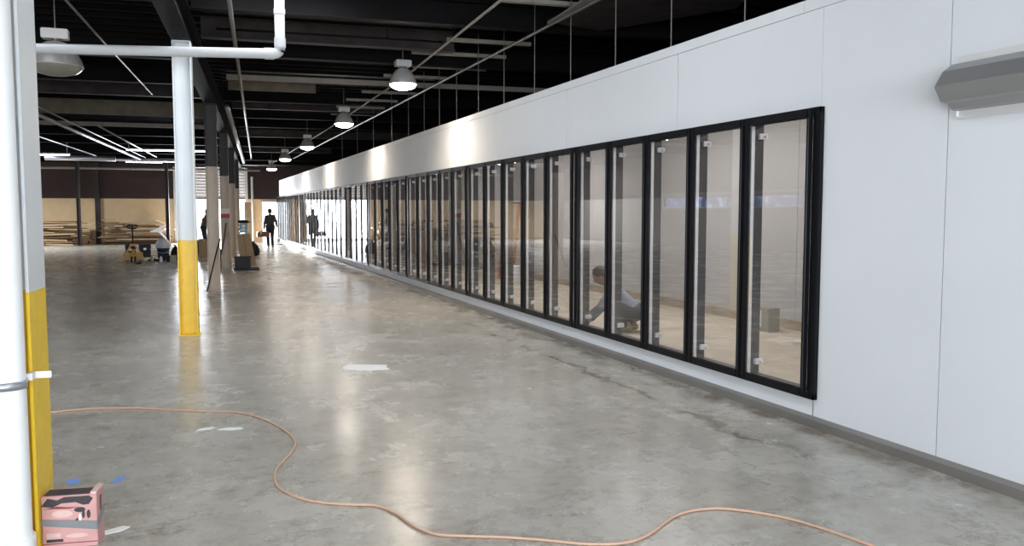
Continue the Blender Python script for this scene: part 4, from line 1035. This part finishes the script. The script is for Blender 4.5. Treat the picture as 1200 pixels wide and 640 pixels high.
walk = dict(pelvis=(0, 0, 0.93), chest=(0, 0.03, 1.22), neck=(0, 0.05, 1.43), head=(0, 0.085, 1.56), face=(0, 1, -0.1),
            sh_l=(-0.155, 0.03, 1.33), sh_r=(0.160, 0.03, 1.35), el_l=(-0.235, -0.02, 1.07), el_r=(0.245, 0.02, 1.10), wr_l=(-0.25, 0.03, 0.83), wr_r=(0.30, 0.10, 0.90),
            hd_l=(-0.1, 0, -1), hd_r=(0.2, 0.4, -0.9), hs_l=(0, 1, 0), hs_r=(0, 1, 0), hn_l=(0.8, 0, 0.2), hn_r=(-1, 0, 0), curl_l=1.3,
            hip_l=(-0.09, 0, 0.88), hip_r=(0.09, 0, 0.88), kn_l=(-0.09, 0.16, 0.50), kn_r=(0.07, 0.02, 0.47), an_l=(-0.07, 0.22, 0.085), an_r=(0.06, -0.18, 0.09), foot=(0.0, 1, 0))
MAN = Vector((3.25, 37.2, 0))
person(MAN, math.radians(2), walk, 'man in dark shirt and trousers walking to the white doorway carrying a toolbox', ('shirt_dark', 'pants_dark', 'shoe'), 'hair_dark')
t = thing('tool_box', 'red-brown toolbox carried in the left hand of the walking man', 'toolbox', MAN + Vector((-0.30, -0.03, 0.47)), 0.1)
b = MB(); b.box(-0.26, 0.24, -0.11, 0.11, 0, 0.17); b.build('box_body', 'toolbox', t, bevel=0.01)
b = MB(); b.prism([(-0.26, 0.172), (0.24, 0.172), (0.20, 0.23), (-0.22, 0.23)], 'y', -0.11, 0.11); b.build('box_lid', 'toolbox', t, bevel=0.005)
b = MB(); b.tube([(-0.06, 0, 0.225), (-0.06, 0, 0.285), (0.14, 0, 0.285), (0.14, 0, 0.225)], 0.011, 8); b.build('carry_handle', 'plastic_black', t)
b = MB(); b.box(-0.14, -0.09, -0.12, -0.11, 0.14, 0.20); b.build('latch', 'silver', t)

stand = dict(pelvis=(0, -0.02, 0.94), chest=(0, 0.04, 1.22), neck=(0, 0.10, 1.42), head=(0, 0.15, 1.54), face=(0, 1, -0.35),
             sh_l=(-0.18, 0.08, 1.34), sh_r=(0.18, 0.08, 1.34), el_l=(-0.22, 0.18, 1.10), el_r=(0.22, 0.18, 1.10), wr_l=(-0.16, 0.40, 1.06), wr_r=(0.16, 0.40, 1.06),
             hd_l=(0, 1, 0), hd_r=(0, 1, 0), hs_l=(1, 0, 0), hs_r=(-1, 0, 0), hn_l=(0, 0, -1), hn_r=(0, 0, -1),
             hip_l=(-0.09, -0.01, 0.88), hip_r=(0.09, -0.01, 0.88), kn_l=(-0.11, 0.04, 0.48), kn_r=(0.10, 0.02, 0.48), an_l=(-0.12, -0.02, 0.085), an_r=(0.11, -0.05, 0.085))
person(GP(-2.02, 34.0), math.radians(-90), stand, 'person in brown shirt standing in the bright loading opening behind a beige column', ('shirt_brown', 'pants_navy', 'shoe'), 'hair_dark', 0.010)

squat = dict(pelvis=(0, -0.02, 0.26), chest=(0, 0.22, 0.47), neck=(0.0, 0.35, 0.62), head=(0.0, 0.43, 0.72), face=(0, 0.8, -0.8),
             sh_l=(-0.18, 0.28, 0.54), sh_r=(0.18, 0.28, 0.54), el_l=(-0.24, 0.42, 0.34), el_r=(0.26, 0.38, 0.30), wr_l=(-0.15, 0.60, 0.20), wr_r=(0.16, 0.55, 0.12),
             hd_l=(0.1, 0.6, -0.6), hd_r=(0, 0.5, -0.5), hs_l=(1, 0, 0), hs_r=(-1, 0, 0), hn_l=(0, -0.3, -1), hn_r=(0, -0.3, -1),
             hip_l=(-0.09, 0.0, 0.24), hip_r=(0.09, 0.0, 0.24), kn_l=(-0.17, 0.36, 0.40), kn_r=(0.16, 0.34, 0.30), an_l=(-0.13, 0.10, 0.085), an_r=(0.12, 0.02, 0.085))
person(Vector((5.31, 9.42, 0.008)), math.radians(62), squat, 'person in grey-blue shirt crouching inside the cooler, seen through the doors from behind', ('shirt_grey', 'pants_grey', 'boot'), 'hair', 0.009)
